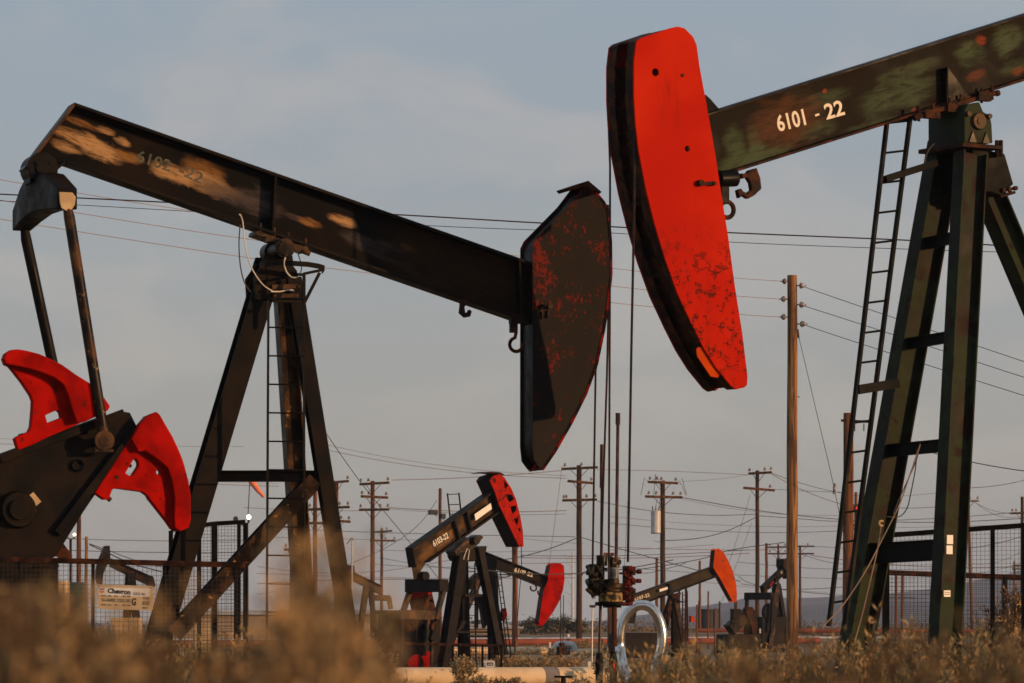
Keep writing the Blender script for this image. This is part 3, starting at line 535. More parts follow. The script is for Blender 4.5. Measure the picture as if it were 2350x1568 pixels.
# ================================================================= PUMPJACK 6101 (right)
def jack_6101():
    fr = Fr(2215, 47.1, R(30)); P, P2 = fr.P, fr.P2
    t = thing('pumpjack', 'large green pumpjack numbered 6101 -22 with tall scratched orange-red horse head', 'pumpjack', fr.o, fr.yaw, 'pumpjacks of the oil field')
    near = -.15
    a0 = zG(690, 567); a1 = zG(3300, 567 - .3124 * 2610); b0 = zG(760, 876); b1 = zG(3300, 876 - .3155 * 2540)
    top = P2([a0, a1], near); bot = P2([b0, b1], near); slope = math.atan2(top[1][1] - top[0][1], top[1][0] - top[0][0])
    ux = Vector((math.cos(slope), math.sin(slope))); nx = Vector((ux.y, -ux.x)); th = .028
    def bl(x, y, rx, ry, c, k):
        p = P(*zG(x, y), 0); return (p[0], p[2], rx, ry, c, k)
    gr = (.052, .078, .040); dk = (.010, .009, .007); ru = (.20, .045, .015)
    bm = blotched('mottled_green_beam_paint', (.006, .0045, .003), (.014, .010, .006), [
        bl(1660, 470, .50, .17, gr, .8), bl(1700, 350, .42, .08, gr, .7), bl(2000, 260, .20, .13, gr, .9), bl(2190, 200, .22, .16, gr, .85), bl(1300, 480, .30, .08, gr, .6), bl(1240, 640, .30, .09, gr, .7),
        bl(900, 780, .40, .10, gr, .9), bl(850, 700, .14, .16, gr, .8), bl(960, 720, .09, .22, gr, .8), bl(1060, 740, .22, .06, gr, .8), bl(1500, 620, .35, .05, gr, .6), bl(2230, 330, .2, .08, gr, .6), bl(1130, 520, .05, .14, dk, .5),
        bl(1110, 600, .50, .26, (.070, .030, .012), 1.), bl(2060, 195, .07, .05, ru, .9), bl(2040, 370, .14, .05, ru, .5), bl(2240, 350, .08, .04, ru, .6), bl(1295, 445, .035, .025, ru, .9), bl(1740, 535, .06, .02, ru, .8)],
        slope, (ru, 9., .73), rough=.6, sc_=2.2, spec=.06)
    d = nx * th
    def ext(p, q, k): return [p, q, (q[0] + d.x * k, q[1] + d.y * k), (p[0] + d.x * k, p[1] + d.y * k)]
    beam = MB().prism([top[0], top[1], bot[1], bot[0]], -.012, .012).build('walking_beam', bm, t)
    MB().prism(ext(top[0], top[1], 1), near, -near).build('top_flange', M['brown'], beam, .005)
    MB().prism(ext(bot[0], bot[1], -1), near, -near).build('bottom_flange', M['rusty'], beam, .005)
    # number: a brown over-painted patch carries 6101, then - 22
    lettering(fr, '6101', zG(1072, 648), zG(1208, 613), 40, -.014, M['letter'], t, .022)
    lettering(fr, '-', zG(1252, 572), zG(1272, 565), 5, -.014, M['letter'], t, .02)
    lettering(fr, '22', zG(1307, 588), zG(1398, 562), 37, -.014, M['letter'], t, .022)
    for k, x in ((0, 1902),):
        m = MB(); tri = P2(mp(zG, [(1900, 330), (2005, 470), (1905, 500)]), near + .02); m.prism(tri, near + .02, near + .035); m.prism(P2(mp(zG, [(1898, 330), (1915, 345), (1915, 500), (1900, 500)]), near + .02), near + .03, -.012); m.build('gusset', M['black'], beam)
    # horse head
    hp = mp(zP, [(150, 75), (165, 62), (290, 20), (320, 13), (350, 20), (385, 55), (400, 90), (412, 180), (440, 330), (480, 560), (495, 660), (530, 880), (560, 1100), (590, 1290), (612, 1470), (610, 1505), (600, 1515), (565, 1523), (545, 1510), (480, 1430), (430, 1350), (380, 1250), (320, 1120), (270, 980), (225, 830), (190, 690), (160, 530), (147, 420), (140, 300), (140, 160)])
    HW = .27; pn = P2(hp, -HW); h1 = circ(*P2([zP(229, 202)], -HW)[0], .045, 18); h2 = circ(*P2([zP(362, 521)], -HW)[0], .035, 14)
    hh = plate('horsehead', [pn, h1, h2], -HW - .012, -HW + .012, M['chip'], t, .004)
    plate('horsehead_plate', [pn, h1], HW - .012, HW + .012, M['red2'], hh, .004)
    lf = P2(mp(zP, [(560, 1522), (545, 1510), (480, 1430), (430, 1350), (380, 1250), (320, 1120), (270, 980), (225, 830), (190, 690), (160, 530), (147, 420), (140, 300), (140, 160), (150, 75), (165, 62)]), -HW)
    red = M['red2']
    m = MB(); m.prism(lf + [(x + .02, z - .003) for x, z in lf[::-1]], -HW + .012, -HW + .16); m.prism(lf + [(x + .02, z) for x, z in lf[::-1]], HW - .16, HW - .012); m.build('cable_track', M['rusty'], hh)
    rt = P2(mp(zP, [(400, 90), (412, 180), (440, 330), (480, 560), (495, 660), (530, 880), (560, 1100), (590, 1290), (612, 1470)]), -HW)
    m = MB(); m.prism(rt + [(x - .02, z) for x, z in rt[::-1]], -HW + .012, HW - .012)
    tp = P2(mp(zP, [(165, 62), (290, 20), (320, 13), (350, 20), (385, 55)]), -HW); m.prism(tp + [(x, z - .02) for x, z in tp[::-1]], -HW + .012, HW - .012)
    cen = [(x + .11, z) for x, z in lf[1:-2]]; m.prism(cen + [(x + .02, z) for x, z in cen[::-1]], -HW + .012, HW - .012)
    for (x, y) in ((175, 440), (200, 740), (300, 1040)):
        q = P(*zP(x, y), -HW); m.box((q[0] + .1, 0, q[2]), (.18, 2 * HW - .03, .015))
    m.build('head_ribs', M['rusty'], hh)
    plate('sunlit_gap_fin', [P2(mp(zP, [(402, 1355), (412, 1348), (428, 1350), (500, 1462), (490, 1475), (462, 1470), (405, 1385)]), -.25)], -.252, -.240, M['orange'], hh, .002)  # added fin, imitates sun on the far plate's inner face
    plate('boss_ring', [circ(*P2([zP(340, 215)], -HW)[0], .06, 20)], -HW - .016, -HW - .0125, M['chip'], hh, .001)
    m = MB(); q = P(*zP(340, 215), -HW); m.tube([(q[0], -HW - .01, q[2]), (q[0], -HW - .03, q[2])], .02, 8); q = P(*zP(362, 521), -HW); m.tube([(q[0] + .01, -HW + .03, q[2]), (q[0] + .01, -HW - .02, q[2])], .018, 8)
    q = P(*zP(410, 665), -HW); m.tube([(q[0], -HW - .01, q[2]), (q[0], -HW - .07, q[2])], .035, 8); m.bar((q[0] - .02, -HW - .05, q[2] - .01), (q[0] + .17, -HW - .05, q[2] + .01), .03, .035); m.tube([(q[0] + .16, -HW - .02, q[2]), (q[0] + .16, -HW - .08, q[2])], .022, 6)
    m.build('hinge_pin', M['rusty'], hh)
    # fittings where the head meets the beam
    m = MB(); q = P(*zG(815, 880), -.2); m.tube([(q[0] - .1, -.2, q[2] - .0), (q[0] + .12, -.2, q[2] + .02)], .09, 14)
    q = P(*zG(805, 950), -.2); m.box((q[0], -.2, q[2]), (.1, .05, .2)); m.build('pivot_block', M['black'], beam, .005)
    m = MB(); q = P(*zG(818, 1028), -.2); m.tube([(q[0] + .085 * math.cos(a), -.2, q[2] + .085 * math.sin(a)) for a in [R(x) for x in range(-120, 181, 20)]], .026, 8); m.build('lifting_hook', M['rusty'], beam)
    m = MB(); q = P(*zG(880, 860), -.16)
    pts = [(0, .02), (.10, .02), (.14, .06), (.26, .09), (.32, -.02), (.34, -.14), (.22, -.22), (.12, -.26), (.02, -.22), (-.03, -.26), (-.06, -.17), (0, -.15), (.03, -.18), (.1, -.2), (.18, -.16), (.16, -.08), (.1, -.02), (.02, -.04)]
    m.prism([(q[0] + a * .75, q[2] + b * .95) for a, b in pts], -.2, -.13); m.build('clamp_bracket', M['rusty'], beam, .006)
    m = MB(); q = P(*zG(735, 525), 0); m.prism(P2(mp(zG, [(690, 470), (712, 490), (760, 545), (690, 570)]), .05), -.05, .1); m.build('head_gusset', M['dgreen'], beam)
    # saddle bearing and post head
    m = MB(); s0 = Vector(P2([zT(140, 440)], near)[0]); s1 = Vector(P2([zT(1000, 190)], near)[0]); dd = (s1 - s0).normalized(); nn = Vector((dd.y, -dd.x)) * .05
    m.prism([tuple(s0), tuple(s1), tuple(s1 + nn), tuple(s0 + nn)], -.2, .2)
    for f in (.05, .22, .42, .55, .8, .93): p = s0 + dd * (s1 - s0).length * f; m.tube([(p.x, -.17, p.y - .09), (p.x, -.17, p.y + .07)], .017, 6)
    for x, y, w, h in ((320, 450, .2, .07), (530, 370, .14, .10), (860, 255, .17, .10)): q = P(*zT(x, y), -.2); m.box((q[0], -.2, q[2]), (w, .08, h))
    for x, y, s_ in ((160, 480, -1), (1005, 215, 1)): q = P(*zT(x, y), -.2); m.tube([(q[0], -.2, q[2]), (q[0] - .16 * s_, -.2, q[2] - .05 * s_)], .02, 8); m.tube([(q[0] + .02 * s_, -.2, q[2]), (q[0] - .02 * s_, -.2, q[2] - .01 * s_)], .034, 8)
    m.build('saddle_plate', M['rusty'], t, .003)
    hn = P2(mp(zT, [(664, 400), (700, 330), (820, 310), (860, 410), (930, 450), (948, 540), (958, 735), (664, 735)]), -.34)
    m = MB(); m.prism(hn, -.34, .34); sb = m.build('saddle_bearing', M['green'], t, .012)
    q = P(*zT(805, 510), -.34); m = MB(); m.tube([(q[0], -.33, q[2]), (q[0], -.38, q[2])], [.10, .085], 20); m.tube([(q[0], -.38, q[2]), (q[0], -.39, q[2])], .04, 12)
    for x, y in ((745, 670), (885, 680)): e = P(*zT(x, y), -.345); m.prism([(e[0] - .05, e[2] - .06), (e[0] + .05, e[2] - .06), (e[0], e[2] + .06)], -.36, -.34)
    bolts(m, [(P(*zT(x, y), -.34)[0], P(*zT(x, y), -.34)[2]) for x, y in ((690, 435), (905, 460))], -.34, .03, .05); m.build('bearing_cap', M['bronze'], sb)
    m = MB(); A = P2(mp(zT, [(650, 725), (1050, 760), (1055, 800), (650, 770)]), -.42); m.prism(A, -.42, .42)
    for x in (1000, 1040): e = P(*zT(x, 780), -.36); m.tube([(e[0], -.36, e[2] - .1), (e[0], -.36, e[2] + .08)], .025, 6)
    m.build('post_plate', M['rusty'], t, .004)
    m = MB(); A = P2(mp(zT, [(660, 790), (990, 860), (1080, 1170), (960, 1290), (850, 1250), (660, 1250)]), -.14); m.prism(A, -.30, .30); m.build('post_cap', M['dgreen'], t, .006)
    m = MB(); e = P(*zT(1090, 1230), -.25); m.bar((e[0] - .12, -.25, e[2] - .02), (e[0] + .12, -.25, e[2] + .04), .1, .03); m.bar((e[0] - .10, -.25, e[2] - .07), (e[0] + .10, -.25, e[2] - .01), .1, .03); bolts(m, [(e[0] - .08, e[2]), (e[0] + .08, e[2] + .03), (e[0], e[2] + .01)], -.3, .028, .04); m.build('leg_flange', M['rusty'], t, .004)
    def leg(a, b, c0, c1, w, h, mat, up=(0, 1, 0)):
        p = P(*a, c0); q = P(*b, c1); q2 = fr.foot(p, q, .02)
        # H section whose web lies in the plane of the jack; flanges stand towards the viewer
        m = MB(); m.ibar(p, q2, h, w, .020, .014, (1, 0, 0)); o = m.build('leg', mat, t, .003)
        MB().box((q2[0], q2[1], .02), (w + .16, h + .1, .04)).build('base_plate', M['black'], o); return p, q2
    B0 = leg((2228, 352), (2171, 1437), -.30, -.78, .32, .20, M['green'])
    A0 = leg((2170, 330), (1973, 1437), .28, .80, .34, .22, M['green'])
    leg((2262, 425), (2560, 1130), .02, .35, .26, .26, M['green'])
    def rb(y0, y1, h, c0=-.5, c1=.5):
        # bar from leg A (left end y0) to leg B (right end y1)
        def on(L, v):
            lo, hi = 0., 1.
            for _ in range(30):
                k = (lo + hi) / 2; w = Vector(L[0]).lerp(Vector(L[1]), k); wz = fr.o + fr.ex * w.x + fr.ey * w.y + Vector((0, 0, w.z))
                vv = HOR - (wz.z - CAMZ) / wz.y * F
                if vv < v: lo = k
                else: hi = k
            return Vector(L[0]).lerp(Vector(L[1]), (lo + hi) / 2)
        p, q = on(A0, y0), on(B0, y1); m = MB(); m.bar(p, q, .08, h); m.bar(p + Vector((0, 0, h / 2)), q + Vector((0, 0, h / 2)), .14, .015); m.build('cross_bar', M['dgreen'], t, .003)
    rb(560, 541, .11); rb(790, 770, .11); rb(1035, 1021, .13); rb(1271, 1262, .22)
    # plates on the near leg
    for (u0, v0, u1, v1, mt) in ((2173, 1228, 2187, 1249, 'white'), (2172, 1252, 2186, 1272, 'white'), (2166, 1355, 2181, 1370, 'white')):
        m = MB(); c = -.78 - .10; a = P(u0, v0, c); b = P(u1, v1, c); m.box(((a[0] + b[0]) / 2, c, (a[2] + b[2]) / 2), (abs(b[0] - a[0]), .006, abs(a[2] - b[2]))); o = m.build('notice_plate', M[mt], t, .001)
        if v0 > 1300:
            for k in (.3, .6): m = MB(); zz = a[2] + (b[2] - a[2]) * k; m.box(((a[0] + b[0]) / 2, c - .0045, zz), (abs(b[0] - a[0]) * .8, .002, .008)); m.build('printed_line', M['sink'], o)
    # ladder
    vs = [283 + 68.8 * k for k in range(17) if k not in (9,)]
    L = ladder(fr, (2035, 285), (1902, 1437), (2089, 270), (1939, 1437), vs, -.10, M['dgreen'], t, .03, .014, -6)
    m = MB(); m.bar(P(2029, 412, -.1), P(2150, 374, -.1), .10, .07); m.build('ladder_bracket', M['dgreen'], L, .004); MB().bar(P(1967, 895, -.1), P(2060, 880, -.1), .09, .10).build('ladder_bracket', M['dgreen'], L, .004)
    # loose cable and guy wires on the legs
    def rope(f, pts, c, r, mat, nm):
        pp = [Vector(P(*f(*p), c)) for p in pts]; out = []
        for i in range(len(pp) - 1):
            a, b, c_, d_ = pp[max(i - 1, 0)], pp[i], pp[i + 1], pp[min(i + 2, len(pp) - 1)]
            for k in range(5):
                s = k / 5; out.append(.5 * ((2 * b) + (c_ - a) * s + (2 * a - 5 * b + 4 * c_ - d_) * s * s + (3 * b - a - 3 * c_ + d_) * s ** 3))
        out.append(pp[-1]); MB().tube(out, r, 6).build(nm, mat, t)
    rope(zI, [(775, 20), (750, 130), (690, 270), (640, 380), (600, 480)], -.3, .006, M['wire'], 'loose_cable')
    rope(zI, [(752, 60), (745, 180), (715, 340), (690, 440), (640, 495), (560, 495)], -.3, .006, M['wire'], 'loose_cable')
    rope(zI, [(355, 1290), (400, 1130), (450, 920), (500, 700), (525, 540)], -.85, .007, M['wire2'], 'tie_line')
    rope(zI, [(150, 1200), (280, 1060), (420, 850), (530, 640), (640, 420), (700, 250), (775, 30)], -.9, .007, M['wire2'], 'tie_line')
    m = MB(); q = P(*zI(525, 538), -.85)
    m.tube([(q[0] + .028 * math.cos(a), q[1], q[2] + .028 * math.sin(a)) for a in [R(x) for x in range(40, 321, 30)]], .011, 6); m.build('brass_hook', M['tan'], t)
    rope(zT, [(355, 740), (300, 800), (265, 880), (260, 945)], -.1, .008, M['wire'], 'loose_cable')
    # bridle, rod and red clamp
    def cab(pts, r=.013, mat='cable', nm='bridle_cable'): return MB().tube(pts, r, 8).build(nm, M[mat], t)
    cab([P(1397, 300, .24), P(1400, 380, .24), P(1400, 600, .24), P(1399, 850, .24), P(1397, 1290, .24)], .0115)
    cab([P(1457, 300, -.22), P(1455, 500, -.22), P(1449, 800, -.22), P(1441, 1290, -.22)], .0135)
    MB().tube([P(1418, 948, 0), P(1418, 975, 0)], .026, 10).build('rod_cap', M['rod'], t)
    MB().tube([P(1418, 970, 0), P(1414, 1290, 0)], .018, 10).build('polished_rod', M['rod'], t)
    MB().tube([P(*zW(450, 755), 0), P(*zW(450, 1180), 0)], .028, 12).build('rod_sleeve', M['rusty'], t)
    m = MB(); rq = random.Random(5)
    def cz(x, y0, y1, r, c=-.25): m.tube([P(*zW(x, y0), c), P(*zW(x, y1), c)], r, 10)
    cz(592, 318, 520, .055); cz(628, 330, 420, .05); cz(634, 450, 520, .045); cz(585, 500, 690, .05); cz(625, 560, 620, .055); cz(640, 625, 700, .03); cz(600, 690, 740, .035)
    for k in range(26):
        x = rq.uniform(570, 655); y = rq.uniform(325, 690); a_ = Vector(P(*zW(x, y), -.30)); d_ = Vector((rq.uniform(-1, 1), rq.uniform(-1, .2), rq.uniform(-1, 1))).normalized() * rq.uniform(.02, .05); m.tube([a_ - d_, a_ + d_], rq.uniform(.01, .022), 6)
    for x, y in ((735, 382), (732, 480), (652, 600), (640, 718)): q = P(*zW(x, y), -.26); m.tube([(q[0] - .13, -.26, q[2]), (q[0] - .03, -.26, q[2])], .016, 6); m.tube([(q[0] - .05, -.26, q[2]), (q[0], -.26, q[2])], .026, 6)
    m.tube([P(*zW(500, 400), -.2), P(*zW(570, 395), -.24)], .012, 6)
    m.build('carrier_bar', paint('rusty_red_paint', (.030, .006, .005), (.14, .014, .007), 12., c3=(.012, .006, .005), t3=.52, spec=.1), t, .006)
    return fr, t
FR2, J2 = jack_6101()
exec_late = []
# ================================================================= smaller pumpjacks beyond
def legbar(fr, t, a, b, c0, c1, w, h, mat, ground=True, name='leg'):
    p = fr.P(*a, c0); q = fr.P(*b, c1); q2 = fr.foot(p, q, .02) if ground else q
    return MB().ibar(p, q2, w, h, .016, .012, (0, 1, 0)).build(name, M[mat], t)
def ibeam_poly(fr, t, top, bot, rear, near, mat, fl='brown', th=.03):
    """walking beam from image lines: top (2 pts), bottom (2 pts), rear corner points"""
    tp = fr.P2(top, near); bt = fr.P2(bot, near); rr = fr.P2(rear, near)
    o = MB().prism([tp[0], tp[1], bt[1], bt[0]] + rr, -.012, .012).build('walking_beam', M[mat] if isinstance(mat, str) else mat, t)
    def st(p, q, s):
        d = Vector((q[0] - p[0], q[1] - p[1])).normalized(); n = Vector((d.y, -d.x)) * th * s
        return [p, q, (q[0] + n.x, q[1] + n.y), (p[0] + n.x, p[1] + n.y)]
    MB().prism(st(tp[0], tp[1], 1), near, -near).build('top_flange', M[fl], o)
    MB().prism(st(bt[0], bt[1], -1), near, -near).build('bottom_flange', M[fl], o)
    if len(rr) >= 1:
        MB().prism(st(tp[0], rr[-1], -1), near, -near).build('end_plate', M[fl], o)
    return o
def head(fr, t, pts, HW, mat, holes=(), inner='black'):
    pn = fr.P2(pts, -HW); hs = [fr.P2(h, -HW) for h in holes]
    o = plate('horsehead', [pn] + hs, -HW - .012, -HW + .012, M[mat], t, .003)
    plate('horsehead_plate', [pn] + hs, HW - .012, HW + .012, M[mat], o, .003)
    if holes:
        n = len(pn); m = MB()
        for i in range(n):
            a, b = pn[i], pn[(i + 1) % n]; cx = sum(p[0] for p in pn) / n; cz = sum(p[1] for p in pn) / n
            ia = (a[0] + (cx - a[0]) * .05, a[1] + (cz - a[1]) * .05); ib = (b[0] + (cx - b[0]) * .05, b[1] + (cz - b[1]) * .05)
            m.prism([a, b, ib, ia], -HW + .012, HW - .012)
        m.build('head_core', M[inner], o)
    else: plate('head_core', [inset(pn, .95)], -HW + .013, HW - .013, M[inner], o, .003)
    return o
G_J = 'pumpjacks of the oil field'
def jack_6103():
    fr = Fr(zE(760, 1440)[0], 121, R(42)); P, P2 = fr.P, fr.P2
    t = thing('pumpjack', 'rust-brown pumpjack numbered 6103-22 with white sticker and red triangular-holed horse head', 'pumpjack', fr.o, fr.yaw, G_J)
    near = -.16
    e = mp(zE, [(362, 635), (925, 240), (985, 378), (480, 735)]); rear = mp(zE, [(440, 800), (428, 852), (398, 850), (385, 770)])
    def bl(x, y, rx, ry, c, k): p = P(*zE(x, y), 0); return (p[0], p[2], rx, ry, c, k)
    a = P(*zE(362, 635), near); b = P(*zE(925, 240), near); sl = math.atan2(b[2] - a[2], b[0] - a[0])
    bm = blotched('brown_beam_paint', (.018, .011, .006), (.075, .040, .014), [bl(600, 560, .7, .14, (.20, .095, .028), .9), bl(820, 400, .5, .2, (.02, .014, .007), .9), bl(450, 680, .3, .12, (.16, .08, .025), .7)], sl, sc_=2.5, spec=.06)
    bo = ibeam_poly(fr, t, [e[0], e[1]], [e[3], e[2]], rear, near, bm, 'brown', .05)
    for x0, y0, x1, y1 in ((655, 450, 692, 585), (738, 392, 775, 527)):
        p = P2([zE(x0, y0), zE(x1, y1)], near); m = MB(); m.prism([p[0], (p[0][0] + .06, p[0][1] + .03), (p[1][0] + .06, p[1][1] + .03), p[1]], near + .01, -near - .01); m.build('stiffener', M['black'], bo)
    st = P2(mp(zE, [(790, 403), (902, 326), (909, 366), (798, 447)]), near - .004)
    o = MB().prism(st, near - .008, near - .002).build('white_sticker', M['white'], t)
    lettering(fr, '6103-22', zE(512, 628), zE(614, 565), 15, near * .2, M['letter'], t, .02)
    back = P2(mp(zE, [(502, 630), (500, 592), (612, 528), (618, 572), (512, 640)]), -.02); MB().prism(back, -.022, -.0125).build('black_backing', M['ink'], bo)
    hd = mp(zE, [(893, 170), (915, 140), (965, 125), (995, 150), (1040, 220), (1075, 300), (1105, 420), (1122, 520), (1127, 625), (1100, 628), (1085, 600), (1070, 570), (960, 340), (930, 250)])
    hl = [mp(zE, h) for h in ([(992, 172), (1024, 205), (996, 228)], [(1012, 262), (1048, 270), (1062, 300), (1030, 322), (1015, 300)], [(1036, 350), (1076, 340), (1078, 372), (1056, 398), (1046, 392)], [(1060, 432), (1094, 425), (1090, 450), (1082, 480), (1072, 465)], [(1086, 505), (1106, 492), (1100, 530)])]
    h = head(fr, t, hd, .28, 'red2', hl)
    m = MB(); m.prism(P2(mp(zE, [(850, 122), (905, 108), (965, 114), (1000, 135), (960, 122), (900, 118)]), -.28), -.31, .31); m.build('top_plate', M['rusty'], h)
    # saddle + post
    c0 = P(*zE(805, 585), -.34); m = MB(); m.tube([(c0[0], -.36, c0[2]), (c0[0], -.12, c0[2])], .11, 18); m.tube([(c0[0], .12, c0[2]), (c0[0], .36, c0[2])], .11, 18); m.tube([(c0[0], -.2, c0[2]), (c0[0], .2, c0[2])], .08, 12)
    m.prism(P2(mp(zE, [(690, 590), (800, 548), (820, 560), (760, 640), (640, 690), (620, 660)]), 0), -.2, .2); m.build('saddle_bearing', M['bronze'], t)
    m = MB().prism(P2(mp(zE, [(640, 690), (720, 650), (835, 622), (830, 660), (745, 730), (660, 725)]), 0), -.25, .25); m.build('post_cap', M['black'], t)
    # the left leg shows a dark flange and a lit one
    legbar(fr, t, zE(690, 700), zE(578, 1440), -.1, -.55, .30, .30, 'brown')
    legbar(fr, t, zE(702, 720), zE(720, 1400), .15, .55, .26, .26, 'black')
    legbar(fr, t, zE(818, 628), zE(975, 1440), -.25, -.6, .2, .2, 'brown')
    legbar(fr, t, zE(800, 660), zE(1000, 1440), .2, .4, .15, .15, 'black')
    legbar(fr, t, zE(715, 1140), zE(618, 1300), 0, 0, .12, .12, 'black', False, 'diagonal_brace')
    for y, x0, x1 in ((963, 720, 850), (1216, 630, 980), (1245, 740, 960)): MB().bar(P(*zE(x0, y), -.3), P(*zE(x1, y), -.3), .06, .08 if y < 1200 else .05).build('cross_bar', M['black'], t)
    ladder(fr, zE(742, 740), zE(742, 1400), zE(792, 740), zE(800, 1400), [zE(0, 800 + 75 * k)[1] for k in range(8)], .62, M['black'], t, .02, .012, 0)
    ladder(fr, zE(603, 258), zE(622, 430), zE(682, 254), zE(697, 390), [zE(0, y)[1] for y in (266, 337, 405)], .30, M['black'], t, .022, .014, -1, 'upper_ladder')
    # equalizer frame
    m = MB(); A = P2(mp(zE, [(283, 855), (570, 855), (560, 940), (272, 935)]), -.1)
    # a box beam across the jack: ends found on the planes y = +/-.9
    q0 = P(*zE(580, 895), -.75); q1 = P(*zE(278, 895), .75); q1 = (q0[0], .75, q0[2]); m.bar(q0, q1, .34, .36); eq = m.build('equalizer', M['black'], t, .015)
    for s_ in (-1, 1):
        a_ = Vector((q0[0], .72 * s_, q0[2] - .15)); b_ = Vector((q0[0] - .25, .76 * s_, q0[2] - 1.6)); b_ = Vector(P(*zE(505, 1180), -.75)); b_.y = .76 * s_
        MB().bar(a_, b_, .12, .14, (0, 1, 0)).build('pitman_arm', M['bronze'], t)
        m = MB(); m.tube([(b_.x, .66 * s_, b_.z), (b_.x, .86 * s_, b_.z)], .15, 18); m.build('wrist_pin_bearing', M['rusty'], t)
    tb = P(*zE(425, 830), 0); m = MB(); m.tube([(tb[0], -.2, tb[2]), (tb[0], .2, tb[2])], .13, 16); m.build('tail_bearing', M['black'], t)
    # crank, weight, gear box
    sh = P(*zE(400, 1200), -.6); pb = P(*zE(505, 1180), -.75)
    for s_ in (-1, 1):
        m = MB(); a = Vector((sh[0] + .3, .62 * s_, sh[2] - .3)); b = Vector((pb[0] + .1, .62 * s_, pb[2] + .2)); m.bar(a, b, .14, .5, (0, 1, 0)); m.build('crank_arm', M['black'], t, .01)
    m = MB(); wq = P(*zE(428, 1015), 0.95); d = Vector((-.26, 0, .9)).normalized(); m.bar(Vector(wq) - d * .6, Vector(wq) + d * .20, .42, .56, (1, 0, 0)); w = m.build('counterweight', M['rusty'], t, .02)
    m = MB(); m.bar(Vector(wq) + d * .202, Vector(wq) + d * .42, .43, .57, (1, 0, 0)); m.build('red_weight_cap', M['red2'], w, .02)
    gz = P(*zE(395, 1300), 0); m = MB(); m.box((gz[0], 0, .75), (.9, .95, 1.5)); m.box((gz[0] + .5, 0, .12), (2.6, 1.1, .24)); m.build('gear_box', M['black'], t, .03)
    q0 = P(*zE(272, 1097), .62); q1 = P(*zE(520, 1097), -.62); q0 = (q1[0], .75, q1[2]); m = MB(); m.bar(q0, q1, .2, .28); m.build('gear_box_rail', M['bronze'], t, .01)
    nrm = Vector((-math.sin(fr.yaw), -math.cos(fr.yaw), 0))
    for (x, y, r_) in ((345, 1185, .155), (500, 1205, .12)):
        c = Vector(P(*zE(x, y), -.75)); m = MB(); m.tube([c, c + nrm * .05], r_, 24); m.tube([c + nrm * .05, c + nrm * .09], r_ * .45, 16); m.tube([c + nrm * .05, c + nrm * .07], [r_ * .97, r_ * .85], 24, False); m.build('belt_wheel', M['rusty'], t)
    for (x0, y0, x1, y1, mt) in ((470, 1115, 452, 1440, 'bronze'), (288, 1115, 292, 1440, 'brown'), (500, 1230, 488, 1440, 'bronze')):
        MB().bar(P(*zE(x0, y0), -.72), fr.foot(P(*zE(x0, y0), -.72), P(*zE(x1, y1), -.72), .05), .09, .09, (0, 1, 0)).build('frame_column', M[mt], t)
    MB().bar(P(*zE(272, 1095), -.74), P(*zE(520, 1100), -.74), .10, .26).build('frame_beam', M['bronze'], t, .01)
    # motor in a dark housing at the back, red belt guard in front
    q = P(*zE(220, 1300), 0.8); m = MB(); m.box((q[0], q[1], .8), (.5, .7, 1.6)); m.box((q[0], q[1], 1.66), (.6, .8, .12)); m.build('motor_housing', M['black'], t, .05)
    cg = Vector(P(*zE(388, 1425), -1.0)); ax = Vector((0, 0, 1)); d1 = fr.ex * 0
    # guard faces the camera: its disc lies across the jack (normal = -x of the jack's frame turned to the viewer)
    nrm = Vector((-math.sin(fr.yaw), -math.cos(fr.yaw), 0)); sd = Vector((math.cos(fr.yaw), -math.sin(fr.yaw), 0))
    cg.z = .25
    m = MB(); m.tube([cg, cg + nrm * .16], .235, 30); a = cg + sd * .22 + nrm * .08; m.bar(a + Vector((0, 0, -.22)), a + Vector((0, 0, .20)), .30, .16, nrm); m.bar(a + sd * .10 + Vector((0, 0, .16)), a + sd * .10 + Vector((0, 0, .32)), .12, .15, nrm)
    g = m.build('belt_guard', M['red'], t, .02)
    m = MB(); m.bar(cg + nrm * .18 + sd * .12 + Vector((0, 0, -.24)), cg + nrm * .18 + sd * .12 + Vector((0, 0, .26)), .025, .02); m.bar(cg + nrm * .18 + sd * .08 + Vector((0, 0, -.1)), cg + nrm * .18 + sd * .3 + Vector((0, 0, -.04)), .03, .02); m.build('guard_strap', M['black'], g)
    for s_, x, y0 in ((.26, 1050, 630), (-.26, 1113, 630)):
        MB().tube([P(*zE(x, y0 - 60), s_), P(*zE(x + 2, y0 + 130), s_), P(*zE(1076, 1250), s_ * .4)], .012, 6).build('bridle_cable', M['cable'], t)
    MB().tube([P(*zE(1073, 1180), 0), P(*zE(1066, 1450), 0)], .025, 8).build('polished_rod', M['rod'], t)
    for k, f in enumerate(([(745, 720), (755, 650), (740, 640), (720, 690), (715, 715)],)):
        MB().tube([P(*zE(*p), -.4) for p in f], .012, 6).build('grease_hose', M['hose'], t)
    return fr, t
FR3, J3 = jack_6103()
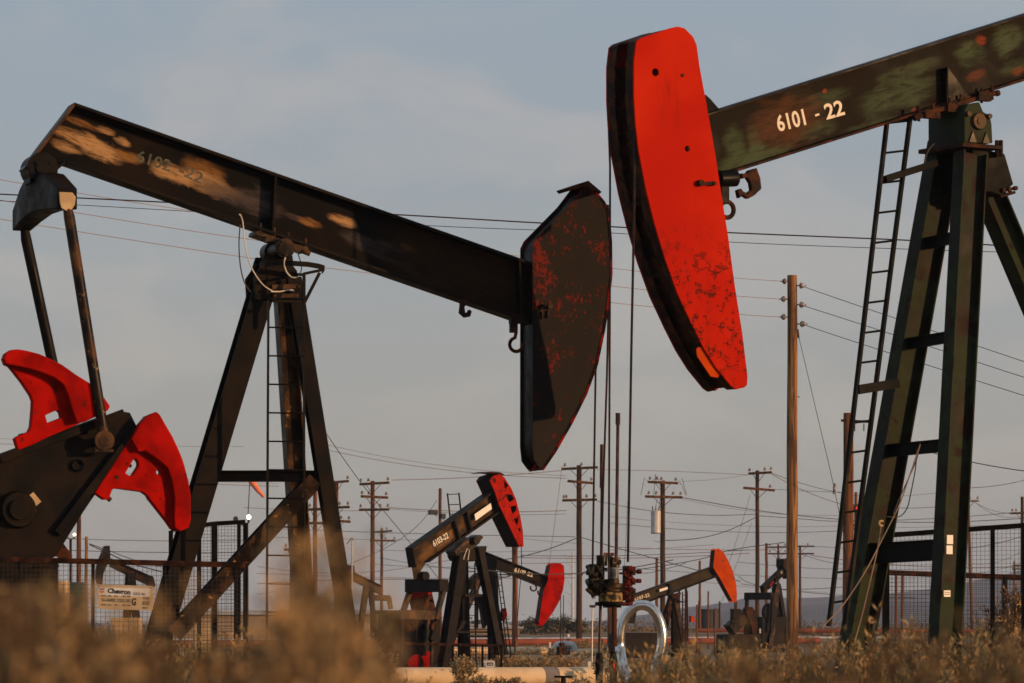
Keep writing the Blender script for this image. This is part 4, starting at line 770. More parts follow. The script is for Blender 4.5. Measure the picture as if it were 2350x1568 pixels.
def jack_6109():
    fr = Fr(zE(880, 1400)[0], 146, R(20)); P, P2 = fr.P, fr.P2
    t = thing('pumpjack', 'dark pumpjack with plain bright red horse head, standing behind the 6103-22 one', 'pumpjack', fr.o, fr.yaw, G_J)
    e = mp(zE, [(835, 648), (1315, 838), (1295, 920), (745, 700)]); ibeam_poly(fr, t, [e[0], e[1]], [e[3], e[2]], [], -.13, 'brown', 'black', .04)
    lettering(fr, '6109-22', zE(1062, 800), zE(1190, 838), 11, -.02, M['letter'], t, .02)
    head(fr, t, mp(zE, [(1313, 760), (1328, 741), (1385, 742), (1406, 760), (1411, 850), (1401, 920), (1376, 1000), (1330, 1080), (1257, 1175), (1250, 1172), (1232, 1150), (1240, 1110), (1268, 920), (1293, 870), (1300, 820)]), .2, 'red')
    for x, y in ((1197, 910), (1248, 940)):
        q = P(*zE(x, y), -.1); m = MB(); m.tube([(q[0] + .11 * math.cos(a), -.1, q[2] + .11 * math.sin(a)) for a in [R(v) for v in range(150, 421, 30)]], .03, 6); m.tube([(q[0], -.1, q[2] + .1), (q[0] + .02, -.1, q[2] + .28)], .03, 6); m.build('lifting_hook', M['rusty'], t)
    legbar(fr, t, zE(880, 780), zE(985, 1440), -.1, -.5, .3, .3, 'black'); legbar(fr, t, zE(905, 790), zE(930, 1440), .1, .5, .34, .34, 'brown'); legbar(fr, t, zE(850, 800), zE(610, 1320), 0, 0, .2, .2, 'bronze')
    m = MB().prism(P2(mp(zE, [(830, 680), (940, 700), (925, 800), (860, 810)]), 0), -.2, .2); m.build('saddle_bearing', M['black'], t, .02)
    ladder(fr, zE(945, 800), zE(1028, 1450), zE(968, 800), zE(1052, 1450), [zE(0, 850 + 42 * k)[1] for k in range(14)], -.6, M['black'], t, .025, .014, 0)
    m = MB(); hp = [P(*zE(935 + 50 * (1 - math.cos(a)) , 828 + 9 * math.sin(a)), -.4) for a in [R(v) for v in range(0, 361, 30)]]; m.tube(hp, .02, 5); m.build('ladder_hoop', M['black'], t)
    m = MB(); m.bar(P(*zE(820, 830), 0), P(*zE(735, 900), 0), .3, .3); m.build('equalizer', M['black'], t)
    MB().bar(P(*zE(815, 850), -.4), P(*zE(775, 1000), -.4), .1, .12).build('pitman_arm', M['bronze'], t); MB().bar(P(*zE(805, 900), .4), P(*zE(802, 1190), .4), .1, .12).build('pitman_arm', M['bronze'], t)
    m = MB(); m.prism(P2(mp(zE, [(818, 960), (850, 960), (880, 1150), (855, 1190)]), .3), .2, .5); m.build('crank_arm', M['black'], t)
    m = MB(); m.prism(P2(mp(zE, [(985, 1055), (1003, 1050), (1012, 1100), (995, 1140), (972, 1140), (970, 1120)]), -.3), -.4, -.1); m.build('counterweight', M['red2'], t, .02)
    m = MB(); m.tube([P(*zE(1385, 960), -.2), P(*zE(1384, 1250), -.2), P(*zE(1386, 1330), 0)], .014, 6); m.tube([P(*zE(1405, 960), .2), P(*zE(1402, 1250), .2), P(*zE(1392, 1330), 0)], .014, 6); m.build('bridle_cable', M['cable'], t)
    q = P(*zE(1390, 1345), 0); m = MB(); m.box((q[0], 0, q[2]), (.28, .3, .28)); m.box((q[0] + .02, 0, q[2] + .22), (.16, .2, .12)); m.build('carrier_bar', M['rusty'], t, .02)
    MB().tube([P(*zE(1388, 1350), 0), P(*zE(1386, 1470), 0)], .03, 8).build('polished_rod', M['rod'], t)
jack_6109()
def jack_6107():
    fr = Fr(zJ(738, 1200)[0], 169, R(22)); P, P2 = fr.P, fr.P2
    t = thing('pumpjack', 'olive-brown pumpjack ending in 7-22 with orange-red horse head rising beyond the silver pipe loop', 'pumpjack', fr.o, fr.yaw, G_J)
    e = mp(zJ, [(470, 998), (985, 815), (1025, 880), (560, 1052)]); b = ibeam_poly(fr, t, [e[0], e[1]], [e[3], e[2]], mp(zJ, [(470, 1062), (450, 1050)]), -.13, blotched('olive_beam_paint', (.022, .017, .010), (.045, .034, .018), [], .34, spec=.06), 'black', .05)
    p = P2([zJ(700, 930), zJ(715, 995)], -.13); MB().prism([p[0], (p[0][0] + .12, p[0][1] + .03), (p[1][0] + .12, p[1][1]), p[1]], -.125, .125).build('stiffener', M['black'], b)
    lettering(fr, '6107-22', zJ(482, 1040), zJ(580, 1008), 8, -.02, M['letter'], t, .02)
    st = P2(mp(zJ, [(641, 963), (693, 947), (695, 963), (643, 980)]), -.14); MB().prism(st, -.145, -.132).build('white_sticker', M['white'], t)
    head(fr, t, mp(zJ, [(1000, 706), (1020, 700), (1050, 720), (1085, 780), (1115, 850), (1135, 930), (1140, 1000), (1136, 1045), (1116, 1045), (1085, 990), (1030, 890), (988, 825)]), .2, 'orange')
    m = MB()
    for x, y, r in ((1048, 778, .035), (1120, 893, .04), (1120, 1010, .035), (1095, 1015, .02)): q = P(*zJ(x, y), -.21); m.tube([(q[0], -.205, q[2]), (q[0], -.225, q[2])], r, 10)
    m.build('bolt_head', M['ink'], t)
    m = MB().prism(P2(mp(zJ, [(700, 1000), (770, 985), (755, 1030), (715, 1030)]), 0), -.2, .2); m.build('saddle_bearing', M['rusty'], t, .02)
    legbar(fr, t, zJ(722, 1020), zJ(672, 1190), 0, 0, .26, .26, 'rusty'); legbar(fr, t, zJ(738, 1030), zJ(738, 1290), .1, .4, .22, .22, 'brown'); legbar(fr, t, zJ(745, 1030), zJ(792, 1290), -.1, -.5, .18, .18, 'bronze')
    m = MB(); m.tube([P(*zJ(x, y), -.3) for x, y in ((750, 1020), (765, 1040), (790, 1046), (810, 1045))], .03, 6); m.build('ladder_hoop', M['black'], t)
    ladder(fr, zJ(790, 980), zJ(790, 1300), zJ(820, 975), zJ(825, 1300), [zJ(0, 1000 + 32 * k)[1] for k in range(9)], -.8, M['rusty'], t, .03, .016, 0)
    m = MB(); m.bar(P(*zJ(470, 1060), 0), P(*zJ(450, 1180), 0), .3, .3); m.build('pitman_arm', M['black'], t)
    m = MB(); m.prism(P2(mp(zJ, [(460, 1310), (520, 1310), (525, 1440), (505, 1440)]), 0), -.2, .2); m.build('counterweight', M['orange'], t, .02)
    m = MB(); m.box(tuple(P(*zJ(470, 1270), .3)[:2]) + (.5,), (1.6, 1.2, 1.)); m.build('gear_box', M['black'], t, .03)
    q = P(*zJ(850, 1155), .0); m = MB(); m.prism(P2(mp(zJ, [(838, 1135), (855, 1135), (866, 1172), (838, 1175)]), 0), -.1, .1); m.build('red_flag_plate', M['orange'], t)
    m = MB(); m.tube([P(*zJ(1124, 1045), -.2), P(*zJ(1125, 1100), -.1)], .016, 6); m.tube([P(*zJ(1138, 1045), .2), P(*zJ(1135, 1100), .1)], .016, 6); m.build('bridle_cable', M['cable'], t)
    q = P(*zJ(1131, 1122), 0); m = MB(); m.box((q[0], 0, q[2]), (.34, .3, .4)); m.box((q[0] - .1, 0, q[2] - .25), (.2, .2, .3)); m.build('carrier_bar', M['brown'], t, .02)
    MB().tube([P(*zJ(1130, 1130), 0), P(*zJ(1130, 1290), 0)], .03, 8).build('polished_rod', M['rod'], t)
jack_6107()
def jack_far_right():
    fr = Fr(zQ(1270, 1100)[0], 205, R(40)); P, P2 = fr.P, fr.P2
    t = thing('pumpjack', 'far dark pumpjack partly hidden behind the tall bare pole, numbered 22', 'pumpjack', fr.o, fr.yaw, G_J)
    e = mp(zQ, [(1092, 660), (1400, 370), (1440, 440), (1160, 700)]); b = ibeam_poly(fr, t, [e[0], e[1]], [e[3], e[2]], mp(zQ, [(1140, 745), (1105, 740)]), -.14, 'brown', 'black', .05)
    lettering(fr, '22', zQ(1322, 497), zQ(1362, 463), 6, -.02, M['letter'], t, .03)
    MB().prism(P2(mp(zQ, [(1168, 648), (1218, 590), (1226, 605), (1176, 662)]), -.14), -.15, -.13).build('red_plate', M['red2'], b)
    for x in (1235, 1262): p = P2([zQ(x, 520 - (x - 1235) * .9), zQ(x + 25, 590 - (x - 1235) * .9)], -.14); MB().prism([p[0], (p[0][0] + .1, p[0][1]), (p[1][0] + .1, p[1][1]), p[1]], -.13, .13).build('stiffener', M['black'], b)
    head(fr, t, mp(zQ, [(1352, 300), (1390, 290), (1430, 330), (1470, 450), (1478, 560), (1440, 560), (1400, 470), (1350, 400)]), .25, 'rusty')
    legbar(fr, t, zQ(1262, 620), zQ(1200, 1130), -.1, -.5, .28, .28, 'bronze'); legbar(fr, t, zQ(1280, 640), zQ(1360, 1130), -.1, -.5, .2, .2, 'black'); legbar(fr, t, zQ(1270, 640), zQ(1290, 1130), .2, .6, .25, .25, 'brown')
    q0 = P(*zQ(1210, 785), -.9); m = MB(); m.bar(q0, (q0[0], .95, q0[2]), .3, .35); m.build('equalizer', M['black'], t, .02)
    for s_ in (-1, 1): MB().bar((q0[0], .88 * s_, q0[2]), (q0[0] - .1, .9 * s_, q0[2] - 1.7), .13, .14, (0, 1, 0)).build('pitman_arm', M['black'], t)
    m = MB(); q = P(*zQ(1100, 1030), 0); m.box((q[0], 0, .85), (1.5, 1.3, 1.7)); m.build('gear_box', M['black'], t, .03)
    m = MB(); a = Vector(P(*zQ(1060, 1000), 0)); m.tube([(a.x, -.7, a.z), (a.x, -.5, a.z)], .45, 20); m.build('crank_arm', M['brown'], t)
jack_far_right()
def crank_far():
    fr = Fr(zQ(800, 1250)[0], 190, R(25)); P, P2 = fr.P, fr.P2
    t = thing('pumpjack', 'rear of a brown pumpjack, crank and counterweights only, low beside the dark pole', 'pumpjack', fr.o, fr.yaw, G_J)
    w = P2(mp(zQ, [(850, 955), (870, 932), (930, 932), (960, 970), (985, 1060), (1000, 1160), (985, 1260), (960, 1330), (935, 1300), (925, 1180), (900, 1080), (860, 1010)]), -.3)
    plate('counterweight', [w], -.4, -.1, M['rusty'], t, .02)
    MB().bar(P(*zQ(640, 1230), 0), P(*zQ(870, 1020), 0), .5, .55, (0, 1, 0)).build('crank_arm', M['brown'], t, .03)
    MB().bar(P(*zQ(700, 1110), .3), P(*zQ(850, 1045), .3), .12, .12).build('pitman_arm', M['silver'], t)
    q = P(*zQ(760, 1200), 0); m = MB(); m.box((q[0], 0, .45), (1.6, 1.2, .9)); m.build('gear_box', M['black'], t, .03)
crank_far()
def jack_far_left():
    fr = Fr(zL(1520, 900)[0], 165, R(20)); P, P2 = fr.P, fr.P2
    t = thing('pumpjack', 'dark rusty pumpjack seen through the fence mesh above the company sign', 'pumpjack', fr.o, fr.yaw, G_J)
    e = mp(zL, [(1262, 245), (1800, 480), (1765, 590), (1300, 360)]); ibeam_poly(fr, t, [e[0], e[1]], [e[3], e[2]], [], -.13, 'rusty', 'black', .05)
    head(fr, t, mp(zL, [(1242, 118), (1288, 116), (1298, 240), (1255, 350), (1215, 440), (1200, 575), (1160, 560), (1142, 500), (1145, 400), (1180, 270)]), .16, 'brown')
    plate('tail_plate', [P2(mp(zL, [(1740, 500), (1800, 478), (1826, 580), (1800, 622), (1750, 585)]), -.13)], -.14, .14, M['rusty'], t, .01)
    legbar(fr, t, zL(1520, 440), zL(1500, 800), .1, .4, .26, .26, 'rusty'); legbar(fr, t, zL(1540, 450), zL(1580, 800), -.1, -.4, .26, .26, 'brown')
    m = MB().prism(P2(mp(zL, [(1490, 440), (1575, 470), (1560, 540), (1500, 530)]), 0), -.2, .2); m.build('saddle_bearing', M['brown'], t, .02)
jack_far_left()
def jack_mid_left():
    fr = Fr(zD(1075, 1500)[0], 215, R(25)); P, P2 = fr.P, fr.P2
    t = thing('pumpjack', 'small hazy brown pumpjack between the left leg and the twin wooden poles', 'pumpjack', fr.o, fr.yaw, G_J)
    e = mp(zD, [(955, 1110), (1200, 1225), (1195, 1305), (950, 1180)]); ibeam_poly(fr, t, [e[0], e[1]], [e[3], e[2]], [], -.13, 'bronze', 'brown', .05)
    head(fr, t, mp(zD, [(925, 1050), (958, 1055), (965, 1120), (930, 1220), (905, 1290), (880, 1280), (892, 1150)]), .16, 'rusty')
    legbar(fr, t, zD(1060, 1230), zD(1020, 1500), -.1, -.5, .25, .25, 'bronze'); legbar(fr, t, zD(1085, 1230), zD(1125, 1500), -.1, -.4, .2, .2, 'brown')
    m = MB(); m.bar(P(*zD(1130, 1325), 0), P(*zD(1255, 1330), 0), .2, .3); m.bar(P(*zD(1250, 1320), 0), P(*zD(1265, 1420), 0), .15, .2); m.build('equalizer', M['bronze'], t)
jack_mid_left()

# ================================================================= utility poles
G_P = 'wooden utility poles of the oil field'
def pole(label, u, vtop, s, w, arms=(), mat='wood2', lean=0, extra=None, name='utility_pole', ubase=None):
    """u, vtop: image position of the top; s: pixels per metre there; w: shaft width in px"""
    Y = F / s; X = (u - UW / 2) / F * Y; ht = CAMZ + (HOR - vtop) / s; r = w / s / 2
    t = thing(name, label, 'utility pole', (X, Y, 0), 0, G_P if name == 'utility_pole' else None)
    dx = ((ubase - u) / s) if ubase is not None else 0
    k = 9; m = MB(); rr = random.Random(int(u)); pts = [(dx * (1 - i / k) + (rr.uniform(-.01, .01)), 0, -.1 + (ht + .1) * i / k) for i in range(k + 1)]
    m.tube(pts, [r * (1.12 - .22 * i / k) for i in range(k + 1)], 14); sh = m.build('shaft', M[mat], t)
    for (v, u0, u1, dv, ins, am) in arms:
        z = CAMZ + (HOR - v) / s; x0 = (u0 - u) / s; x1 = (u1 - u) / s; dz = -dv / s; y = -r - .06
        xm = dx * (1 - z / ht)
        m = MB(); m.bar((x0, y, z - dz / 2), (x1, y, z + dz / 2), .12, .14); a = m.build('crossarm', M[am], t, .01)
        m = MB(); L = abs(x1 - x0)
        if x0 < 0 < x1:
            for e in (max(x0 * .55, -.8), min(x1 * .55, .8)): m.bar((e, y + .05, z + dz * e / L), (xm, y + .02, z - .55), .03, .03)
            m.build('arm_brace', M['rusty'], a)
        for f in ins:
            x = x0 + (x1 - x0) * f; zz = z - dz / 2 + dz * f
            m = MB(); m.tube([(x, y, zz + .06), (x, y, zz + .17)], .025, 6); m.tube([(x, y, zz + .14), (x, y, zz + .19), (x, y, zz + .24), (x, y, zz + .30)], [.075, .085, .05, .06], 10); m.build('insulator', M['insul'], a)
    if extra: extra(t, u, s, r, ht)
    return t, X, Y, s
def hw(u, v, s): return W(u, v, F / s)
def strain(t, u, s, items):
    for (uu, v, dirx) in items:
        x = (uu - u) / s; z = CAMZ + (HOR - v) / s; m = MB()
        m.tube([(0, -.02, z), (x * .6, -.05, z - .0), (x * 1.6, -.05, z)], .02, 6); m.tube([(x * .8, -.05, z), (x * .95, -.05, z), (x * 1.1, -.05, z), (x * 1.35, -.05, z)], [.05, .09, .09, .05], 10); m.build('strain_insulator', M['insul'], t)
def p1x(t, u, s, r, ht):
    strain(t, u, s, [(1801, 646, -1), (1838, 656, 1), (1799, 687, -1), (1838, 700, 1), (1799, 728, -1), (1840, 744, 1)])
    m = MB(); z = CAMZ + (HOR - 768) / s; m.tube([(r, 0, z + .15), (r + .03, 0, z - .1)], .03, 6); m.tube([(r, 0, CAMZ + (HOR - 910) / s), (r + .06, 0, CAMZ + (HOR - 912) / s)], .015, 6); m.build('guy_bracket', M['rusty'], t)
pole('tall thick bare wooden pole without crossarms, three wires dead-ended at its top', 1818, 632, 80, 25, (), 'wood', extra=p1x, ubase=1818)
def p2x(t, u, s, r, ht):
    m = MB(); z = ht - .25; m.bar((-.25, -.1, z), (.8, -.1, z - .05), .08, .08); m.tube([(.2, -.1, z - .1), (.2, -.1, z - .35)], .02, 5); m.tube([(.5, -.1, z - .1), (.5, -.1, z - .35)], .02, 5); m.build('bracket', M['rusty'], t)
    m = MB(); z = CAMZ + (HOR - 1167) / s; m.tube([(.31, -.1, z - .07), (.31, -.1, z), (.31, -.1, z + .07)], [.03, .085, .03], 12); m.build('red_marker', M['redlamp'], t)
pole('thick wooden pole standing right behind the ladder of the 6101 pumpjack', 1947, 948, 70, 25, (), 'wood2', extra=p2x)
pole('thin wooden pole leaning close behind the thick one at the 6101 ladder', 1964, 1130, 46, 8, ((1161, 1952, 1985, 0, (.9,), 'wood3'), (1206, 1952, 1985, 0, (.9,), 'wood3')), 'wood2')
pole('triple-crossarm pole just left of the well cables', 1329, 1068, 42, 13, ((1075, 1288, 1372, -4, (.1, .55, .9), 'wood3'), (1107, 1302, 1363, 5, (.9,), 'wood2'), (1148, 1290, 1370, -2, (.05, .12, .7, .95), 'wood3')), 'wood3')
def p4x(t, u, s, r, ht):
    z0 = CAMZ + (HOR - 1225) / s; z1 = CAMZ + (HOR - 1172) / s; x = (1505 - u) / s; m = MB(); m.tube([(x, -.05, z0), (x, -.05, z0 + .03), (x, -.05, z1 - .02), (x, -.05, z1)], [.24, .27, .27, .22], 22); can = m.build('transformer', M['silver'], t)
    m = MB(); m.tube([(x, -.05, z0 - .001), (x, -.05, z0 + .05)], .275, 22); m.build('tank_band', M['bluegrey'], can)
    for dx in (-.15, .0, .15): m = MB(); m.tube([(x + dx, -.05, z1), (x + dx * 1.3, -.05, z1 + .25)], [.05, .03], 8); m.build('bushing', M['insul'], can)
    m = MB(); m.bar((x + .2, 0, z0 + .3), (0, 0, z0 + .3), .06, .06); m.bar((x + .2, 0, z1 - .3), (0, 0, z1 - .3), .06, .06); m.build('mounting_bracket', M['rusty'], can)
    m = MB(); rr = random.Random(4)
    for a, b, d in ((-.8, -1.2, .5), (-.6, .0, .7), (.8, 1.3, .5), (-.3, -.5, .9), (.9, 1.25, -.4)): m.tube([(a, -.1, ht - .1), ((a + b) / 2, -.1, ht - .1 + d * .5), (b, -.1, ht - .8)], .014, 5)
    m.tube([(x, -.05, z1 + .25), (x + .1, -.1, z1 + .7), (-.3, -.1, ht - .9)], .012, 5); m.tube([(x + .18, -.05, z1 + .2), (x + .25, -.1, z1 + .8), (.1, -.1, ht - .9)], .012, 5); m.build('jumper_wire', M['wire'], t)
pole('double-crossarm pole carrying the grey transformer can', 1521, 1103, 42, 12, ((1108, 1486, 1556, 3, (.08, .3, .45, .92), 'wood2'), (1141, 1480, 1566, 2, (.1, .3, .75, .95), 'wood2')), 'wood3', extra=p4x)
pole('double-crossarm pole between transformer pole and tall bare pole, its lower arm wider', 1738, 1080, 41, 9.5, ((1086, 1717, 1771, -3, (.05, .7, .96), 'wood3'), (1123, 1705, 1778, 6, (.85,), 'wood2')), 'wood3')
pole('pole with three crossarms standing free left of the 6103-22 pumpjack', 855, 1104, 42, 10.5, ((1110, 825, 894, -4, (.05, .3, .95), 'wood3'), (1141, 828, 891, 3, (.05, .3, .93), 'wood2'), (1170, 824, 894, -1, (.06, .7, .95), 'wood3')), 'wood2')
pole('pole with four crossarms right beside the left jack\'s near front leg', 772, 1104, 42, 10.5, ((1107, 742, 801, -5, (.05, .95), 'wood3'), (1165, 745, 803, -2, (.6, .93), 'wood3'), (1196, 750, 805, 4, (.6, .93), 'wood2')), 'wood2')
pole('slim pole seen between the front legs of the left jack, two crossarms', 723, 1105, 44, 10.5, ((1169, 706, 758, -2, (.1, .85), 'wood3'), (1201, 704, 758, 0, (.1, .85), 'wood3')), 'wood2')
pole('short pole with two thin crossarms right of the triple-arm pole', 876, 1213, 30, 7, ((1220, 860, 900, -3, (.4, .7), 'wood3'), (1241, 849, 908, 1, (.6, .95), 'wood2')), 'wood2')
def p10x(t, u, s, r, ht):
    for x, w_, dz in ((-.35, .55, 0), (.28, .3, -.5)):
        z = CAMZ + (HOR - 1176) / s + dz * .5; m = MB(); m.box((x - .1, -.15, z), (w_, .4, .32), .3); m.bar((x * .5, 0, z - .25), (x, -.1, z - .15), .05, .05); m.build('floodlight', M['tank'], t, .04)
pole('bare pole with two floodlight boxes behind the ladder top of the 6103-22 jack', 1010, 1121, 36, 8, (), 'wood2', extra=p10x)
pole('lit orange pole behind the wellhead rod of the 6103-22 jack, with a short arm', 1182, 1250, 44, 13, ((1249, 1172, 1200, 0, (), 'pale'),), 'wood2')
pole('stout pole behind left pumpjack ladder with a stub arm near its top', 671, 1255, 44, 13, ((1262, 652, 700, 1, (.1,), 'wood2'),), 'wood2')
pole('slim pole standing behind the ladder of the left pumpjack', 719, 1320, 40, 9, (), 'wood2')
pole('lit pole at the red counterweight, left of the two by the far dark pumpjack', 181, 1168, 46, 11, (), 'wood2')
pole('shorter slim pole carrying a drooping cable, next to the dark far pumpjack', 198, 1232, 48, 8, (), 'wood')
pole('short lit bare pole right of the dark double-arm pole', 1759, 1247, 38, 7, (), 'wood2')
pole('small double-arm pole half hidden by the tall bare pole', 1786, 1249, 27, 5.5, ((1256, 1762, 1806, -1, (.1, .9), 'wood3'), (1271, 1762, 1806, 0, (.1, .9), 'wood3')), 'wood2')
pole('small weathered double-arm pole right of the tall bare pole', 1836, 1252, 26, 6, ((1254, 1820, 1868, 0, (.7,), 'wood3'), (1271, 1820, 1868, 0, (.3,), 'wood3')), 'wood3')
pole('slender pole with a small arm to the right, behind the right fence', 2222, 1146, 34, 7, ((1150, 2216, 2246, 0, (.3, .9), 'insul'),), 'wood2', ubase=2232)
pole('dark pole cut by the right picture edge with one arm', 2346, 1140, 34, 8, ((1178, 2318, 2362, -1, (.1, .3), 'wood3'),), 'wood3')
pole('distant short pole near the right edge with two stub arms', 2328, 1287, 24, 5, ((1298, 2323, 2350, -1, (.1, .8), 'wood3'), (1306, 2322, 2350, -1, (.1,), 'wood3')), 'wood')
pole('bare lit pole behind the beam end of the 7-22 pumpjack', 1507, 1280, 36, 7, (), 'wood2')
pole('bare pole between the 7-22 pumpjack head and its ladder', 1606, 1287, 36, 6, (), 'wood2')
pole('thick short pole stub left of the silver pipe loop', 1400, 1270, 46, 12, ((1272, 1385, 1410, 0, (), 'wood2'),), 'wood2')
def post(label, u, vtop, vbase, w, s, mat='wood2', name='wooden_post'):
    Y = F / s; X = (u - UW / 2) / F * Y; m = MB(); h = CAMZ + (HOR - vtop) / s; r = w / s / 2
    m.tube([(0, 0, -.05), (0, 0, h * .5), (.01, 0, h)], [r * 1.05, r, r * .95], 10); o = m.build(name, M[mat]); o.location = (X, Y, 0); tag(o, label, 'post', 'wooden posts in the yard'); return o
post('low wooden post in front of the dark tank with a pale guy line', 1641, 1395, 1440, 5, 52)
post('thin dark wooden post left of the dark tank', 1599, 1388, 1440, 4.5, 50)
post('thin post rising behind the dark tank', 1625, 1357, 1400, 4, 42)
post('post under the tip of the 7-22 pumpjack head', 1689, 1380, 1440, 6, 44)
post('rusty post left of the ladder beyond the pipe loop', 1558, 1350, 1440, 6, 52, 'rusty')
post('reddish post right of the small ladder beyond the pipe loop', 1574, 1345, 1440, 6, 52, 'rusty')
post('left of two lit orange posts framed by the legs of the right pumpjack', 2056, 1318, 1440, 7, 50)
post('right of two lit orange posts framed by the legs of the right pumpjack', 2071, 1310, 1440, 7, 50)
post('low leaning orange post between the legs of the right pumpjack', 2144, 1348, 1435, 5, 44)
post('small post in the haze close to the right fence post', 2302, 1375, 1435, 4, 40)
# steel transmission pole
def steel_pole(label, u, vt, s, w):
    Y = F / s; h = CAMZ + (HOR - vt) / s; t = thing('transmission_pole', label, 'transmission pole', ((u - UW / 2) / F * Y, Y, 0)); m = MB()
    m.tube([(0, 0, 0), (0, 0, h)], [w / s / 2 * 1.2, w / s / 2 * .6], 12); m.build('shaft', M['silver'], t)
    for z in (h * .93, h * .70, h * .46):
        m = MB(); m.tube([(0, 0, z), (-1.6, 0, z + .6)], .1, 6); m.tube([(-1.6, 0, z + .6), (-.3, 0, z - 2.), (0, 0, z - 2.2)], .05, 5); m.build('line_arm', M['silver'], t)
steel_pole('pale grey steel transmission pole standing far off, left of the triple-crossarm pole', 1314, 1267, 12, 6)

# ================================================================= lamps
def lamp(label, u, vlamp, s, items, vbase=None, pole_=True):
    Y = F / s; t = thing('yard_lamp', label, 'lamp', ((u - UW / 2) / F * Y, Y, 0), 0, 'yard lamps'); h = CAMZ + (HOR - vlamp) / s
    if pole_:
        m = MB(); m.tube([(0, 0, 0), (0, 0, h)], .035, 8); m.build('lamp_pole', M['rusty'], t)
    for (uu, vv, r, lit) in items:
        x = (uu - u) / s; z = CAMZ + (HOR - vv) / s; m = MB(); m.tube([(x, .10, z), (x, -.02, z)], [r * .6, r], 14); m.tube([(x, .0, z - r), (x, .04, z - r * 1.8), (x * .2, .04, z - r * 2.4)], .018, 6); b = m.build('lamp_housing', M['tank'], t)
        if lit: m = MB(); m.tube([(x, -.021, z), (x, -.05, z)], [r * .85, r * .6], 14); m.build('lamp_lens', M['lamp'], b)
lamp('pair of small lit lamps on a thin pole at the left counterweight', 162, 1236, 85, [(146, 1228, .035, True), (171, 1227, .05, True)])
lamp('bright round lamp above the gate corner with a small dark spotlight beside it', 565, 1204, 100, [(571, 1187, .065, True), (541, 1191, .06, False)])

# windsock
def windsock():
    s = 60; Y = F / s; t = thing('windsock', 'faded orange windsock hanging under the crossbar of the left pumpjack', 'windsock', ((570 - UW / 2) / F * Y, Y, 0)); X = 570
    f = lambda u, v: ((u - X) / s, 0, CAMZ + (HOR - v) / s)
    MB().tube([(0, 0, 0), f(569, 1187), f(573, 1108)], .02, 6).build('mast', M['wire'], t)
    MB().tube([f(574, 1098), f(580, 1108), f(592, 1125), f(606, 1141)], [.14, .13, .10, .055], 14, False).build('sock', M['sock'], t)
windsock()

# ================================================================= fences
def fence_left():
    fr = Fr(250, 42.6, R(-3)); P = fr.P
    t = thing('guard_fence', 'low dark pipe guard fence with wire mesh in front of the left pumpjack', 'fence', fr.o, fr.yaw)
    a = P(-120, 1281, 0); b = P(562, 1297, 0); m = MB(); m.bar(a, b, .05, .055); m.build('top_rail', M['rusty'], t, .004)
    for u in (-100, 42, 213, 376, 455, 540): q = P(u, 1290, 0); MB().bar((q[0], .02, 0), (q[0], .02, q[2]), .03, .03).build('fence_post', M['black'], t)
    mesh_panel(fr, -120, 562, 1287, 1302, .1, .0, .046, M['wire'], t, .0022)
    return fr, t
FF, TF = fence_left()
def fence_gate():
    fr = Fr(480, 48.5, R(5)); P = fr.P
    t = thing('gate_panel', 'taller dark mesh gate panel behind the rear leg of the left pumpjack', 'gate', fr.o, fr.yaw)
    pts = [(392, 1216), (448, 1208), (492, 1202), (563, 1198)]
    for p, q in zip(pts, pts[1:]): MB().bar(P(*p, 0), P(*q, 0), .05, .05).build('top_rail', M['black'], t)
    for u, v, w in ((392, 1218, .05), (457, 1210, .05), (492, 1204, .07), (563, 1200, .05), (548, 1200, .04)): q = P(u, v, 0); MB().bar((q[0], .02, 0), (q[0], .02, q[2]), w, w).build('gate_post', M['black'], t)
    mesh_panel(fr, 494, 560, 1206, 1202, .1, 0, .036, M['wire'], t, .0022); mesh_panel(fr, 395, 490, 1219, 1207, .1, 0, .036, M['wire'], t, .0022)
fence_gate()
def fence_right():
    fr = Fr(2200, 51.5, R(-8)); P = fr.P
    t = thing('guard_fence', 'tall dark mesh fence behind the legs of the right pumpjack', 'fence', fr.o, fr.yaw)
    a = P(2035, 1229, 0); b = P(2460, 1198, 0); MB().bar(a, b, .05, .06).build('top_rail', M['black'], t)
    for u in (2036, 2278, 2349, 2455): q = P(u, 1229 - .073 * (u - 2035), 0); MB().bar((q[0], .0, 0), (q[0], .0, q[2]), .055, .055).build('fence_post', M['black'], t)
    mesh_panel(fr, 2038, 2455, 1232, 1201, .1, .02, .05, M['wire'], t, .0022)
    fr = Fr(2200, 56, R(4)); P = fr.P
    t = thing('guard_rail', 'low rusty pipe rail with mesh crossing behind the right pumpjack', 'fence', fr.o, fr.yaw)
    a = P(2026, 1314, 0); b = P(2460, 1330, 0); MB().bar(a, b, .05, .07).build('top_rail', M['rusty'], t)
    for u in (2030, 2306, 2450): q = P(u, 1324, 0); MB().bar((q[0], .0, 0), (q[0], .0, q[2]), .06, .06).build('fence_post', M['black'], t)
    mesh_panel(fr, 2028, 2455, 1320, 1334, .1, .02, .05, M['wire'], t, .0022)
fence_right()
def fence_6103():
    fr = Fr(zE(640, 1440)[0], 114, R(2)); P = fr.P
    t = thing('guard_fence', 'low rusty mesh fence around the base of the 6103-22 pumpjack', 'fence', fr.o, fr.yaw)
    a = P(*zE(300, 1296), 0); b = P(*zE(985, 1310), 0); MB().bar(a, b, .06, .07).build('top_rail', M['rusty'], t)
    for x in (308, 418, 640, 845, 975): q = P(*zE(x, 1303), 0); MB().bar((q[0], .0, 0), (q[0], .0, q[2]), .06, .06).build('fence_post', M['brown'], t)
    mesh_panel(fr, zE(300, 0)[0], zE(980, 0)[0], zE(0, 1305)[1], zE(0, 1316)[1], .1, .02, .075, M['rusty'], t, .004)
fence_6103()

